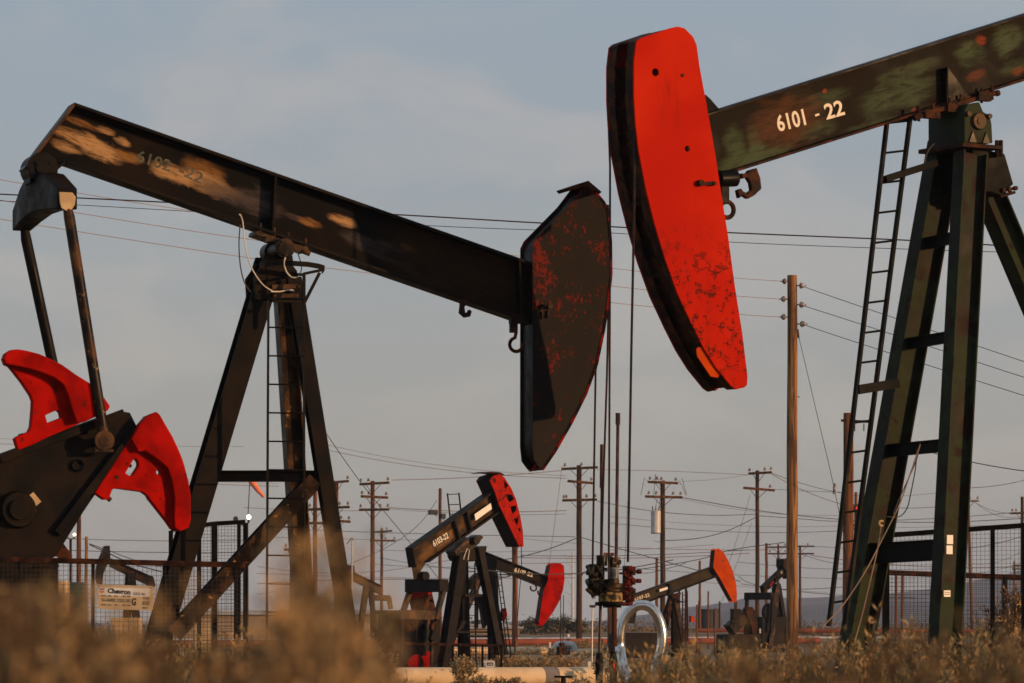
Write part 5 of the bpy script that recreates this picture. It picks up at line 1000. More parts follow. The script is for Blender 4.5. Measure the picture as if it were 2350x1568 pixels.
# ================================================================= company sign
def sign():
    fr = Fr(288, 42.5, R(-3)); P, P2 = fr.P, fr.P2; c = -.03
    t = thing('well_sign', 'cream Chevron U.S.A. Inc. well sign hung on the low fence', 'sign', fr.o, fr.yaw)
    f = lambda x, y: P2([zL(x, y)], c)[0]
    o = plate('sign_board', [P2(mp(zL, [(1155, 572), (1790, 590), (1800, 605), (1795, 860), (1780, 874), (1250, 862), (1160, 850), (1148, 840), (1146, 585)]), c)], c - .004, c + .004, M['cream'], t, .001)
    plate('white_band', [P2(mp(zL, [(1158, 606), (1700, 618), (1760, 612), (1760, 720), (1158, 698)]), c)], c - .0062, c - .0045, M['white'], o, .0005)
    e = c - .0075
    def T(s_, x0, y0, x1, y1, h, mat='ink', b=.02): lettering(fr, s_, zL(x0, y0), zL(x1, y1), h * .195, e, M[mat], o, b, 'sign_lettering')
    T('Chevron', 1265, 672, 1532, 692, 62, 'ink', .04); T('U.S.A. Inc.', 1568, 695, 1712, 699, 36, 'ink', .01)
    T('G-6102 22G SE', 1198, 768, 1535, 782, 40, 'sink'); T('G', 1548, 815, 1598, 817, 88, 'ink', .03)
    T('T31S', 1680, 748, 1760, 750, 34, 'sink', .03); T('R22E', 1678, 812, 1760, 814, 40, 'sink', .02); T('SECT', 1678, 856, 1740, 858, 24, 'sink', .02)
    for y in (700, 806):
        for x in ((1190, 1250), (1270, 1310), (1345, 1385), (1440, 1480), (1495, 1535)):
            a = f(x[0], y - 4 + (x[0] - 1190) * .02); b = f(x[1], y + 10 + (x[0] - 1190) * .02)
            MB().box(((a[0] + b[0]) / 2, e, (a[1] + b[1]) / 2), (b[0] - a[0], .001, a[1] - b[1])).build('worn_printing', M['sink'], o)
    a = f(1678, 767); b = f(1765, 771); MB().box(((a[0] + b[0]) / 2, e, a[1]), (b[0] - a[0], .001, .004)).build('printed_rule', M['ink'], o)
    for mt, y in (('blue', 608), ('redmark', 640)):
        MB().prism(P2(mp(zL, [(1170, y), (1198, y + 14), (1226, y + 2), (1226, y + 20), (1198, y + 34), (1170, y + 20)]), e), e - .0006, e + .0006).build('emblem_chevron', M[mt], o)
    for x, y in ((1160, 588), (1780, 608)): q = f(x, y); MB().tube([(q[0], c - .02, q[1]), (q[0], c + .02, q[1])], .006, 8).build('fixing_bolt', M['ink'], o)
sign()

# small signs and boxes at the 6103 jack
def small_sign(label, f, pts, s, mat, parts, post_=True, name='warning_sign', group=None):
    Y = F / s; q = mp(f, pts); u = sum(p[0] for p in q) / len(q); fr = Fr(u, Y); t = thing(name, label, 'sign', fr.o, 0, group)
    zb = min(fr.P2(q, 0), key=lambda p: p[1])[1]
    b = plate('sign_board', [fr.P2(q, 0)], -.01, .01, M[mat], t, .002)
    for (pp, mt) in parts: plate('sign_panel', [fr.P2(mp(f, pp), -.015)], -.018, -.012, M[mt], b, .001)
    MB().bar((0, .03, 0), (0, .03, zb + .1), .04, .04).build('sign_post', M['rusty'], t)
    return fr, t, b
fr_, t_, b_ = small_sign('white sign with a red DANGER panel standing at the foot of the 6103-22 jack', zE, [(870, 1422), (925, 1422), (925, 1475), (870, 1475)], 86, 'white', [([(876, 1425), (920, 1425), (920, 1448), (876, 1448)], 'ink'), ([(879, 1428), (917, 1428), (917, 1445), (879, 1445)], 'redmark'), ([(878, 1456), (918, 1456), (918, 1466), (878, 1466)], 'sink')])
lettering(fr_, 'DANGER', zE(881, 1443), zE(915, 1443), 3.6, -.021, M['white'], b_, .02)
small_sign('white board leaning behind the red danger sign', zE, [(852, 1410), (928, 1412), (940, 1470), (855, 1468)], 84, 'pale', [])
small_sign('small white notice at the left foot of the 6103-22 jack', zN, [(1012, 1322), (1085, 1316), (1085, 1388), (1012, 1392)], 92, 'pale', [([(1025, 1335), (1070, 1333), (1070, 1346), (1025, 1348)], 'sink'), ([(1025, 1360), (1070, 1358), (1070, 1372), (1025, 1374)], 'sink')])
def marker(label, f, x0, y0, x1, y1, s, mat='pale', name='pipeline_marker', cat='marker', mast=None):
    a = f(x0, y0); b = f(x1, y1); Y = F / s; u = (a[0] + b[0]) / 2; t = thing(name, label, cat, ((u - UW / 2) / F * Y, Y, 0)); z1 = CAMZ + (HOR - a[1]) / s; z0 = CAMZ + (HOR - b[1]) / s; w = (b[0] - a[0]) / s
    m = MB(); m.box((0, 0, (z0 + z1) / 2), (w, .06, z1 - z0)); m.build('marker_board', M[mat], t, .01); MB().tube([(0, .04, 0), (0, .04, z0 + .1)], .025, 6).build('marker_post', M['rusty'], t)
    if mast is not None:
        zt = CAMZ + (HOR - f(0, mast)[1]) / s; MB().tube([(.06, .05, 0), (.08, .05, zt)], .02, 6).build('mast', M['silver'], t); MB().box((.08, .05, zt), (.14, .14, .06)).build('mast_head', M['tank'], t)
marker('upright white marker board on the short cream pipe', zR, 1125, 822, 1158, 915, 60)
marker('white marker at the foot of a thin silver mast by the big cream pipe', zR, 1755, 1135, 1808, 1228, 98, mast=235)
marker('white marker box low in front of the dark pole near the pipe bundle', zQ, 1035, 1210, 1055, 1272, 60)
def thin_mast():
    s = 62; Y = F / s; t = thing('sampling_mast', 'thin pale mast with a hooked tip, right of the left pumpjack legs', 'mast', ((808 - UW / 2) / F * Y, Y, 0)); zt = CAMZ + (HOR - 1242) / s
    MB().tube([(0, 0, 0), (0, 0, zt)], .03, 8).build('mast', M['silver'], t); MB().tube([(.0, 0, zt), (.02, 0, zt + .1), (-.03, 0, zt + .12), (-.08, 0, zt + .02), (-.2, 0, zt - .1)], .02, 6).build('hooked_tip', M['wire'], t)
thin_mast()

# ================================================================= pipelines, loop, tank, buildings
def pipe(label, pts, r, mat, name='pipeline', supports=True, bands=(), group=None):
    a = Vector(pts[0]); t = thing(name, label, 'pipe', (a.x, a.y, 0), 0, group); pp = [Vector(p) - Vector((a.x, a.y, 0)) for p in pts]
    o = MB().tube(pp, r, 24).build('pipe_run', M[mat], t)
    if supports:
        n = max(2, int((pp[-1] - pp[0]).length / 6))
        for i in range(n):
            q = pp[0].lerp(pp[-1], (i + .5) / n)
            if q.z - r > .08: MB().box((q.x, q.y, (q.z - r) / 2), (.15, r * 2.2, q.z - r)).build('pipe_support', M['rusty'], t)
    for f, w, mt in bands:
        q = pp[0].lerp(pp[-1], f); d = (pp[-1] - pp[0]).normalized(); MB().tube([q - d * w / 2, q + d * w / 2], r + .006, 24).build('shadow_band', M[mt], t)
    return t
def WG(u, v, Y): return W(u, v, Y)
pipe('large cream pipeline along the bottom with a painted grey shadow band, before the 6103-22 jack', [W(640, 1556, 86), W(1440, 1553, 90)], .205, 'cream', supports=False, bands=((.765, .34, 'pipe_shadow'),))  # the grey band is a shadow painted onto the pipe
pipe('shorter cream pipe with a flange, behind the big cream pipeline', [W(900, 1494, 168), W(zR(1150, 0)[0], zR(0, 962)[1], 172)], .15, 'cream')
pipe('mid cream pipe seen low behind the sign and gate at left', [W(380, 1507, 150), W(700, 1507, 150)], .14, 'cream')
pipe('long rust-red pipeline running across behind everything', [W(330, 1478, 215), W(1880, 1470, 232)], .17, 'rustpipe')
pipe('thin silver pipeline running level above the rust-red one', [W(330, 1469, 236), W(2120, 1463, 240)], .065, 'silver')
pipe('second dull red pipe high on racks at the right behind the brush', [W(1600, 1447, 262), W(2250, 1449, 262)], .12, 'rustpipe')
def elbow_loop():
    Y = 170; base = W(zR(1200, 0)[0], 1500, Y); t = thing('pipe_elbow', 'grey rounded pipe elbow with valve joining the short cream pipe', 'pipe', (base.x, base.y, 0))
    L = lambda x, y, dy=0: W(*zR(x, y), Y + dy) - Vector((base.x, base.y, 0))
    pts = [L(1215, 985), L(1225, 900), L(1260, 865), L(1330, 850), L(1450, 850), L(1510, 865), L(1535, 905), L(1540, 950), L(1545, 975)]
    MB().tube(pts, .13, 16).build('elbow', M['silver'], t); MB().tube([L(1150, 962), L(1200, 965)], .19, 20).build('flange', M['cream'], t); MB().tube([L(1250, 985), L(1500, 965)], .14, 14).build('bypass', M['bluegrey'], t)
    MB().tube([L(1540, 985), L(1700, 985), L(1890, 985)], .14, 16).build('outlet', M['cream'], t)
    m = MB(); m.tube([L(1440, 830), L(1440, 760)], .03, 6); m.box(tuple(L(1440, 770)), (.22, .1, .05)); m.build('valve_stem', M['tank'], t); m = MB(); m.tube([L(1440, 735), L(1440, 690)], .05, 8); m.build('gauge', M['white'], t)
elbow_loop()
def foil_loop():
    Y = 50.; b = W(1470, 1500, Y); t = thing('steam_pipe_loop', 'shiny aluminium-clad pipe loop arching beside the wellhead', 'pipe', (b.x, b.y, 0))
    L = lambda x, y, dy=0: W(*zW(x, y), Y + dy) - Vector((b.x, b.y, 0))
    ctl = [L(640, 1700, -.5), L(595, 1568, -.35), L(562, 1450, -.22), L(530, 1330, -.1), L(512, 1200), L(512, 1060), L(535, 930), L(590, 825), L(670, 755), L(755, 738), L(835, 765), L(900, 840), L(942, 940), L(962, 1050), L(958, 1160), L(935, 1270), L(905, 1370), L(880, 1500), L(870, 1700)]
    out = []
    for i in range(len(ctl) - 1):
        a, b_, c_, d_ = ctl[max(i - 1, 0)], ctl[i], ctl[i + 1], ctl[min(i + 2, len(ctl) - 1)]
        for k in range(6): s = k / 6; out.append(.5 * ((2 * b_) + (c_ - a) * s + (2 * a - 5 * b_ + 4 * c_ - d_) * s * s + (3 * b_ - a - 3 * c_ + d_) * s ** 3))
    out.append(ctl[-1]); r = .060
    MB().tube(out, r, 24).build('clad_pipe', M['foil'], t)
    n = len(out)
    for i in range(8, n - 8, 7):
        d = (out[i + 1] - out[i]).normalized(); MB().tube([out[i] - d * .006, out[i] + d * .006], r + .003, 24).build('cladding_seam', M['foil'], t)
foil_loop()
def wellhead(label, u, Y, zt, mats, group):
    fr = Fr(u, Y); t = thing('wellhead', label, 'wellhead', fr.o, 0, group); m = MB()
    m.tube([(0, 0, 0), (0, 0, zt * .55)], .055, 16); m.tube([(0, 0, .25), (0, 0, .30)], .16, 16); m.tube([(0, 0, .34), (0, 0, .39)], .16, 16); m.build('casing', M[mats[0]], t)
    m = MB(); m.tube([(0, 0, zt * .55), (0, 0, zt * .62), (0, 0, zt * .66), (0, 0, zt * .9), (0, 0, zt)], [.06, .06, .04, .045, .03], 16); m.build('stuffing_box', M[mats[1]], t)
    m = MB(); m.tube([(-.35, 0, .45), (.4, 0, .45)], .04, 10); m.tube([(.35, -.1, .45), (.35, .1, .45)], .09, 12); m.tube([(.35, 0, .45), (.35, 0, .65)], .015, 6); m.tube([(.27, 0, .65), (.43, 0, .65)], .015, 6); m.build('side_valve', M['black'], t)
wellhead('dark greasy wellhead under the left polished rod', zW(290, 0)[0], FR1.o.y + 1.0, 1.0, ('black', 'black'), 'wellheads')
wellhead('wellhead with a red fitting under the right polished rod', zW(440, 0)[0], 45.5, 1.02, ('rusty', 'black'), 'wellheads')
o = MB().tube([(0, 0, -.05), (0, 0, .05)], .014, 12).build('red_reflector', M['redmark']); o.location = W(*zW(442, 1400), 45.3); tag(o, 'small red and white reflector tag on the right wellhead', 'reflector')
def valve():
    Y = 80; b = W(zR(1360, 0)[0], 1560, Y); t = thing('valve_wheel', 'black T-shaped valve handle poking up before the cream pipeline', 'valve', (b.x, b.y, 0))
    z = CAMZ + (HOR - zR(0, 1385)[1]) * Y / F; MB().tube([(0, 0, 0), (0, 0, z)], .05, 10).build('valve_stem', M['black'], t); MB().bar((-.17, 0, z), (.17, 0, z), .05, .04).build('handle', M['black'], t)
valve()
def tank():
    s = 34; Y = F / s; u = zJ(955, 0)[0]; t = thing('storage_tank', 'low dark rectangular tank on the yard right of the 7-22 ladder', 'tank', ((u - UW / 2) / F * Y, Y, 0)); w = 140 / 2.5786 * .918 / s
    zt = CAMZ + (HOR - zJ(0, 1098)[1]) / s; MB().tube([(0, 0, 0), (0, 0, zt)], w / 2, 28).build('tank_shell', M['tank'], t); MB().tube([(0, 0, zt), (0, 0, zt + .08)], w / 2 + .06, 28).build('tank_rim', M['tank'], t)
    for x in (-.45, .5): MB().tube([(x * w, -w / 2 - .1, 0), (x * w, -w / 2 - .1, zt + .6)], .06, 6).build('vent_pipe', M['rusty'], t)
tank()
def building(label, u0, u1, vt, vb, Y, wall, roof, wins, name='shed'):
    fr = Fr((u0 + u1) / 2, Y); P = fr.P; t = thing(name, label, 'building', fr.o); a = P(u0, vt, 0); b = P(u1, vt, 0); w = b[0] - a[0]; z = a[2]
    MB().box(((a[0] + b[0]) / 2, 3, z / 2), (w, 6, z)).build('wall', M[wall], t)
    m = MB(); m.prism([(a[0] - .3, z), (b[0] + .3, z), (b[0] + .3, z + .12), (a[0] - .3, z + .12)], -.4, 6.4); m.prism([(a[0] - .3, z + .12), (b[0] + .3, z + .12), (b[0] - 1, z + .35), (a[0] + 1, z + .35)], 1, 5.4); m.build('roof', M[roof], t)
    for (wu0, wv0, wu1, wv1) in wins:
        p = P(wu0, wv0, -.02); q = P(wu1, wv1, -.02); f = MB().box(((p[0] + q[0]) / 2, -.02, (p[2] + q[2]) / 2), (abs(q[0] - p[0]), .06, abs(p[2] - q[2]))).build('window', M['white'], t); MB().box(((p[0] + q[0]) / 2, -.06, (p[2] + q[2]) / 2), (abs(q[0] - p[0]) * .8, .03, abs(p[2] - q[2]) * .8)).build('pane', M['glass'], f)
building('long low flat-roofed shed behind the left pumpjack legs', 380, 905, 1411, 1450, 330, 'bwall', 'roof', [(430, 1420, 445, 1432), (700, 1420, 712, 1430), (640, 1420, 655, 1430)])
building('low dark-roofed shed behind the feet of the 6103-22 and red-headed jacks', 1020, 1192, 1443, 1460, 330, 'bwall', 'roof', [(1120, 1447, 1128, 1453)])
building('low tan block with dark gable right of the lit orange pole', 1080, 1130, 1430, 1450, 420, 'tank', 'tank', [])
def cabinet(label, u0, v0, u1, s, mat, depth=.8, name='equipment_cabinet'):
    Y = F / s; u = (u0 + u1) / 2; t = thing(name, label, 'cabinet', ((u - UW / 2) / F * Y, Y, 0)); z = CAMZ + (HOR - v0) / s; w = (u1 - u0) / s
    MB().box((0, depth / 2, z / 2 + .05), (w, depth, z - .1)).build('housing', M[mat], t, .02); MB().box((0, -.012, z * .55), (w * .8, .02, z * .7)).build('door', M[mat], t, .005); MB().box((0, depth / 2, .05), (w * .9, depth * .9, .1)).build('plinth', M['concrete'], t)
cabinet('tan equipment cabinet seen through the mesh at left', 131, 1333, 152, 90, 'tan')
cabinet('dull green equipment cabinet next to the tan one', 153, 1336, 190, 88, 'fgreen')
cabinet('wide tan cabinet with dark top under the company sign', 255, 1418, 320, 95, 'tan')
cabinet('tan utility box behind the diagonal brace of the left pumpjack', 442, 1432, 487, 95, 'tan')

# ================================================================= overhead wires
def wire(pts, r, mat, label, Y0, Y1=None, group=None, name='overhead_wire', cat='wire'):
    """smooth curve through image points, its distance running from Y0 to Y1"""
    Y1 = Y1 if Y1 else Y0; us = [p[0] for p in pts]; n = len(pts)
    P3 = [W(u, v, Y0 + (Y1 - Y0) * ((u - us[0]) / (us[-1] - us[0]) if us[-1] != us[0] else 0)) for u, v in pts]
    out = []
    for i in range(n - 1):
        a, b, c, d = P3[max(i - 1, 0)], P3[i], P3[i + 1], P3[min(i + 2, n - 1)]
        for k in range(6): s = k / 6; out.append(.5 * ((2 * b) + (c - a) * s + (2 * a - 5 * b + 4 * c - d) * s * s + (3 * b - a - 3 * c + d) * s ** 3))
    out.append(P3[-1]); o0 = P3[0].copy(); m = MB().tube([p - o0 for p in out], r, 5); o = m.build(name, M[mat]); o.location = o0
    return tag(o, label, cat, group)
def sag(u0, v0, u1, v1, d): return [(u0, v0), (u0 * .75 + u1 * .25, v0 * .75 + v1 * .25 + d * .75), ((u0 + u1) / 2, (v0 + v1) / 2 + d), (u0 * .25 + u1 * .75, v0 * .25 + v1 * .75 + d * .75), (u1, v1)]
wire([(-60, 443), (430, 467), (930, 494), (1240, 512), (1670, 534), (2110, 553), (2420, 572)], .012, 'wire', 'thickest dark overhead cable, crossing behind both big pumpjacks', 72)
wire([(-60, 458), (185, 471), (480, 488), (1000, 519), (1405, 535), (1680, 556), (2110, 573), (2420, 582)], .006, 'wire', 'thin dark wire just below the thickest overhead cable', 72)
wire([(-60, 402), (183, 444), (489, 491), (1405, 616), (1680, 638), (1801, 646)], .008, 'wire2', 'topmost pale wire running left from the tall bare pole', 95, F / 80)
wire([(-60, 449), (172, 488), (598, 553), (1405, 657), (1680, 679), (1799, 687)], .008, 'wire2', 'middle pale wire running left from the tall bare pole', 95, F / 80)
wire([(-60, 492), (92, 518), (598, 596), (890, 632), (1405, 695), (1700, 722), (1799, 728)], .008, 'wire2', 'lowest pale wire running left from the tall bare pole', 95, F / 80)
wire([(1838, 656), (2000, 712), (2350, 830), (2450, 862)], .010, 'wire', 'topmost wire running right from the tall bare pole', F / 80, 112)
wire([(1838, 700), (2000, 752), (2350, 866), (2450, 896)], .010, 'wire', 'middle wire running right from the tall bare pole', F / 80, 112)
wire([(1840, 744), (2000, 797), (2350, 908), (2450, 938)], .010, 'wire', 'lowest wire running right from the tall bare pole', F / 80, 112)
wire([(1832, 768), (1870, 930), (1912, 1110), (1950, 1300)], .009, 'wire', 'slanting guy wire of the tall bare pole', F / 80, 110, name='guy_wire')
o = MB().tube([(0, 0, -.15), (.02, 0, .15)], .04, 8).build('guy_insulator', M['insul']); o.location = W(1914, 1122, 118); tag(o, 'small white insulator on the guy wire of the tall bare pole', 'insulator')
wire([(742, 985), (830, 1110), (947, 1253), (1060, 1395), (1090, 1432)], .012, 'wire', 'dark slanting cable coming down to the 6103-22 beam end', 130, 160)
wire([(1003, 1148), (960, 1205), (890, 1255), (790, 1300)], .012, 'wire', 'slanting wire from the floodlight pole down left', 190)
wire([(2225, 1060), (2290, 1072), (2350, 1081), (2430, 1090)], .014, 'wire', 'twisted dark cable right of the right pumpjack legs, dropping to the edge', 120)
wire([(2110, 1030), (2165, 1046), (2225, 1060)], .014, 'wire', 'twisted dark cable between the right pumpjack legs', 120)
wire([(205, 1250), (250, 1270), (300, 1293), (370, 1312)], .022, 'wire', 'thick drooping cable leaving the shorter left pole', 160)
wire([(205, 1248), (245, 1262), (310, 1286), (370, 1301)], .015, 'wire', 'thinner cable above the thick drooping one at left', 160)
wire([(232, 1259), (236, 1276), (226, 1291), (214, 1284)], .010, 'wire', 'hanging jumper loop under the left drooping cable', 160)
wire(sag(1140, 1287, 1328, 1233, 8), .020, 'wire', 'dark cable climbing to the triple-crossarm pole from the left', 200)
wire(sag(1332, 1233, 1700, 1335, 2), .018, 'wire', 'dark cable falling right from the triple-crossarm pole', 200)
wire(sag(1050, 1300, 1545, 1285, 25), .018, 'wire', 'low dark cable looping in front of the plain red horse head', 130, 150)
wire(sag(1500, 1240, 1522, 1240, 4) , .012, 'wire', 'short cable under the transformer can', F / 42)
wire([(1524, 1241), (1600, 1236), (1670, 1218), (1737, 1186)], .022, 'wire', 'sagging twisted cable between transformer pole and its right neighbour', F / 42, F / 41)
wire([(1741, 1184), (1850, 1192), (1900, 1196), (2000, 1196), (2150, 1190), (2240, 1184), (2330, 1176)], .018, 'wire', 'long twisted cable passing right behind the big green legs', F / 41, 250)
wire([(1450, 1310), (1600, 1285), (1680, 1262), (1800, 1245)], .020, 'wire', 'rising dark cable above the 7-22 beam', 210)
wire([(1440, 1302), (1480, 1316), (1550, 1300), (1575, 1292)], .014, 'wire', 'short sagging wire left of the 7-22 pumpjack pole', 210)
wire([(1838, 1254), (1900, 1256), (2000, 1262), (2040, 1263)], .016, 'wire', 'dark wire leaving the small weathered pole to the right', 300)
wire([(1838, 1272), (1900, 1290), (1960, 1296), (2050, 1293)], .016, 'wire', 'drooping wire leaving the small weathered pole to the right', 300)
wire([(1695, 1322), (1720, 1338), (1790, 1352), (1900, 1350), (2010, 1340)], .018, 'wire', 'low dark cable right of the 7-22 pumpjack head', 250)
wire([(1692, 1290), (1800, 1300), (1900, 1306), (2000, 1304)], .013, 'wire', 'thin level wire right of the 7-22 pumpjack head', 250)
GW = 'faint background wires'; LW = 'thin faint overhead wire among the many crossing the hazy background'
faint = [sag(735, 1018, 1300, 1092, 14) , sag(735, 1030, 1300, 1098, 14), sag(900, 1102, 1290, 1080, 4), sag(-20, 1005, 560, 1025, 6), sag(-20, 1018, 300, 1020, 3), sag(560, 1165, 860, 1172, 3), sag(280, 1085, 640, 1110, 5), sag(280, 1092, 640, 1116, 5),
         sag(893, 1165, 1300, 1172, 6), sag(893, 1168, 1300, 1180, 6), sag(1370, 1078, 1718, 1090, -2), sag(1370, 1150, 1740, 1180, 14), sag(1560, 1105, 1718, 1090, 3), sag(1775, 1123, 1950, 1130, 1), sag(1565, 1142, 2350, 1190, 28), sag(1565, 1146, 2000, 1180, 16),
         sag(1770, 1086, 2000, 1142, 8), sag(1770, 1088, 1960, 1165, 8), sag(860, 1262, 1320, 1262, 5), sag(860, 1295, 1100, 1300, 4), sag(1100, 1290, 1330, 1290, 3), sag(590, 1300, 880, 1310, 10), sag(590, 1316, 1320, 1326, 6), sag(590, 1340, 1000, 1330, -4), sag(590, 1365, 720, 1340, 0),
         sag(420, 1225, 1000, 1240, 3), sag(600, 1212, 1320, 1232, 3), sag(-20, 1160, 200, 1170, 3), sag(120, 1235, 600, 1240, 4), sag(120, 1262, 600, 1268, 3), sag(1395, 1185, 2000, 1205, 12), sag(1395, 1200, 2000, 1215, 14), sag(1395, 1255, 1780, 1262, 3), sag(1395, 1263, 1640, 1250, 2),
         sag(1395, 1300, 2000, 1330, 5), sag(1860, 1275, 2350, 1300, 12), sag(2230, 1150, 2345, 1178, 10), sag(2240, 1155, 2345, 1185, 14), sag(2210, 1260, 2350, 1230, 4), sag(2210, 1318, 2350, 1290, 6), sag(2210, 1290, 2350, 1262, 16), sag(2040, 1165, 2220, 1155, 5), sag(2040, 1140, 2230, 1120, 3), sag(2225, 1120, 2360, 1100, 4),
         sag(1700, 1340, 2100, 1372, 8), sag(1570, 1330, 1900, 1360, 4), sag(870, 1280, 1100, 1312, 3), sag(870, 1312, 1060, 1280, 2), sag(1195, 1235, 1340, 1248, 2), sag(1195, 1275, 1720, 1262, 6), sag(1195, 1280, 1720, 1270, 6)]
for i, p in enumerate(faint): wire(p, .011 + .004 * (i % 3), 'wire2' if i % 5 in (0, 2) or i < 9 else 'wire', LW, 225 + 12 * (i % 7), None, GW)
for a, b in (((1290, 1070), (1240, 1420)), ((1722, 1135), (1660, 1330)), ((1725, 1200), (1640, 1420)), ((1440, 1150), (1425, 1400))):
    wire([a, ((a[0] + b[0]) / 2 + 2, (a[1] + b[1]) / 2), b], .010, 'wire', 'thin slanting guy wire staying a background pole', 235, None, 'background guy wires', 'guy_wire')

# ================================================================= ground, hills
def ground():
    n = NT('dry_ground'); f = n.noise(.35, 8, .65); g = n.noise(7., 6, .65); col = n.mix(n.ramp(f, .38, .64), (.21, .145, .085), (.33, .235, .14)); col = n.mix(n.ramp(g, .55, .68), col, (.13, .09, .055))
    h = n.noise(1.6, 8, .7); mat = n.out(col, .95, 0, h, .9, .1, .12)
    v = [(-1300, -40, 0), (1300, -40, 0), (1300, 6180, 0), (-1300, 6180, 0)]; m = MB(); m.add(v, [(0, 1, 2, 3)]); o = m.build('ground', mat, smooth=False); tag(o, None, None, kind='structure')
    n = NT('dirt_berm'); f = n.noise(.5, 7, .65); mat = n.out(n.mix(n.ramp(f, .4, .62), (.16, .11, .07), (.27, .19, .115)), .95, 0, n.noise(3., 6, .7), .8, .1, .1)
    # low rolling earth between the yard and the plain
    m = MB(); N, K = 120, 10; Y0, Y1 = 236, 300
    def hz(x, y): return .75 * (.5 + .5 * math.sin(x * .11 + 1.3 * math.sin(y * .05))) * math.sin(math.pi * (y - Y0) / (Y1 - Y0)) + .25 * math.sin(x * .43 + y * .2) * math.sin(math.pi * (y - Y0) / (Y1 - Y0)) - .02
    vs = [(-50 + 100 * i / N, Y0 + (Y1 - Y0) * j / K, hz(-50 + 100 * i / N, Y0 + (Y1 - Y0) * j / K)) for j in range(K + 1) for i in range(N + 1)]
    m.add(vs, [(j * (N + 1) + i, j * (N + 1) + i + 1, (j + 1) * (N + 1) + i + 1, (j + 1) * (N + 1) + i) for j in range(K) for i in range(N)]); o = m.build('dirt_berm', mat); tag(o, None, None, kind='structure')
ground()
def hills():
    n = NT('hill_scrub'); f = n.noise(.004, 6, .6); mat = n.out(n.mix(n.ramp(f, .4, .65), (.045, .042, .036), (.075, .066, .052)), 1., 0, None, spec=0)
    def ridge(prof, Y, D, seed, name):
        rr = random.Random(seed); m = MB(); us = [p[0] for p in prof]; N = 150; u0, u1 = us[0], us[-1]; K = 12; vs = []
        def pv(u):
            for (a, va), (b, vb) in zip(prof, prof[1:]):
                if a <= u <= b: s = (u - a) / (b - a); s = s * s * (3 - 2 * s); return va + (vb - va) * s
            return prof[-1][1]
        ph = [rr.uniform(0, 6) for _ in range(5)]
        for j in range(K + 1):
            g = j / K
            for i in range(N + 1):
                u = u0 + (u1 - u0) * i / N; y = Y + D * g; x = (u - UW / 2) / F * (Y + D); h = max(0, (HOR - pv(u))) / F * (Y + D) + CAMZ
                hh = h * math.sin(g * math.pi / 2) ** 1.1 + h * .07 * math.sin(x * .012 + ph[0] + g * 5) * math.sin(g * math.pi) + h * .05 * math.sin(x * .03 + ph[1] - g * 8) * math.sin(g * math.pi) - 1.0 * (1 - g)
                vs.append((x, y, hh))
        for i in range(N + 1): u = u0 + (u1 - u0) * i / N; vs.append(((u - UW / 2) / F * (Y + D), Y + D * 1.5, -1.))
        m.add(vs, [(j * (N + 1) + i, j * (N + 1) + i + 1, (j + 1) * (N + 1) + i + 1, (j + 1) * (N + 1) + i) for j in range(K + 1) for i in range(N)]); o = m.build(name, mat); tag(o, None, None, kind='structure')
    ridge([(1080, 1434), (1160, 1428), (1200, 1424), (1290, 1428), (1330, 1426), (1400, 1424), (1470, 1412), (1530, 1400), (1600, 1392), (1660, 1384), (1720, 1372), (1790, 1372), (1850, 1372), (2000, 1364), (2150, 1352), (2260, 1330), (2340, 1312), (2500, 1290), (2800, 1300)], 4300, 900, 3, 'hills')
    ridge([(1300, 1434), (1370, 1428), (1430, 1420), (1500, 1424), (1600, 1414), (1700, 1398), (1800, 1392), (1900, 1386), (2000, 1392), (2150, 1380), (2350, 1366), (2700, 1350)], 3400, 600, 9, 'hills')
    ridge([(-400, 1434), (0, 1428), (400, 1430), (700, 1427), (1000, 1430), (1200, 1434)], 5000, 700, 5, 'hills')
hills()

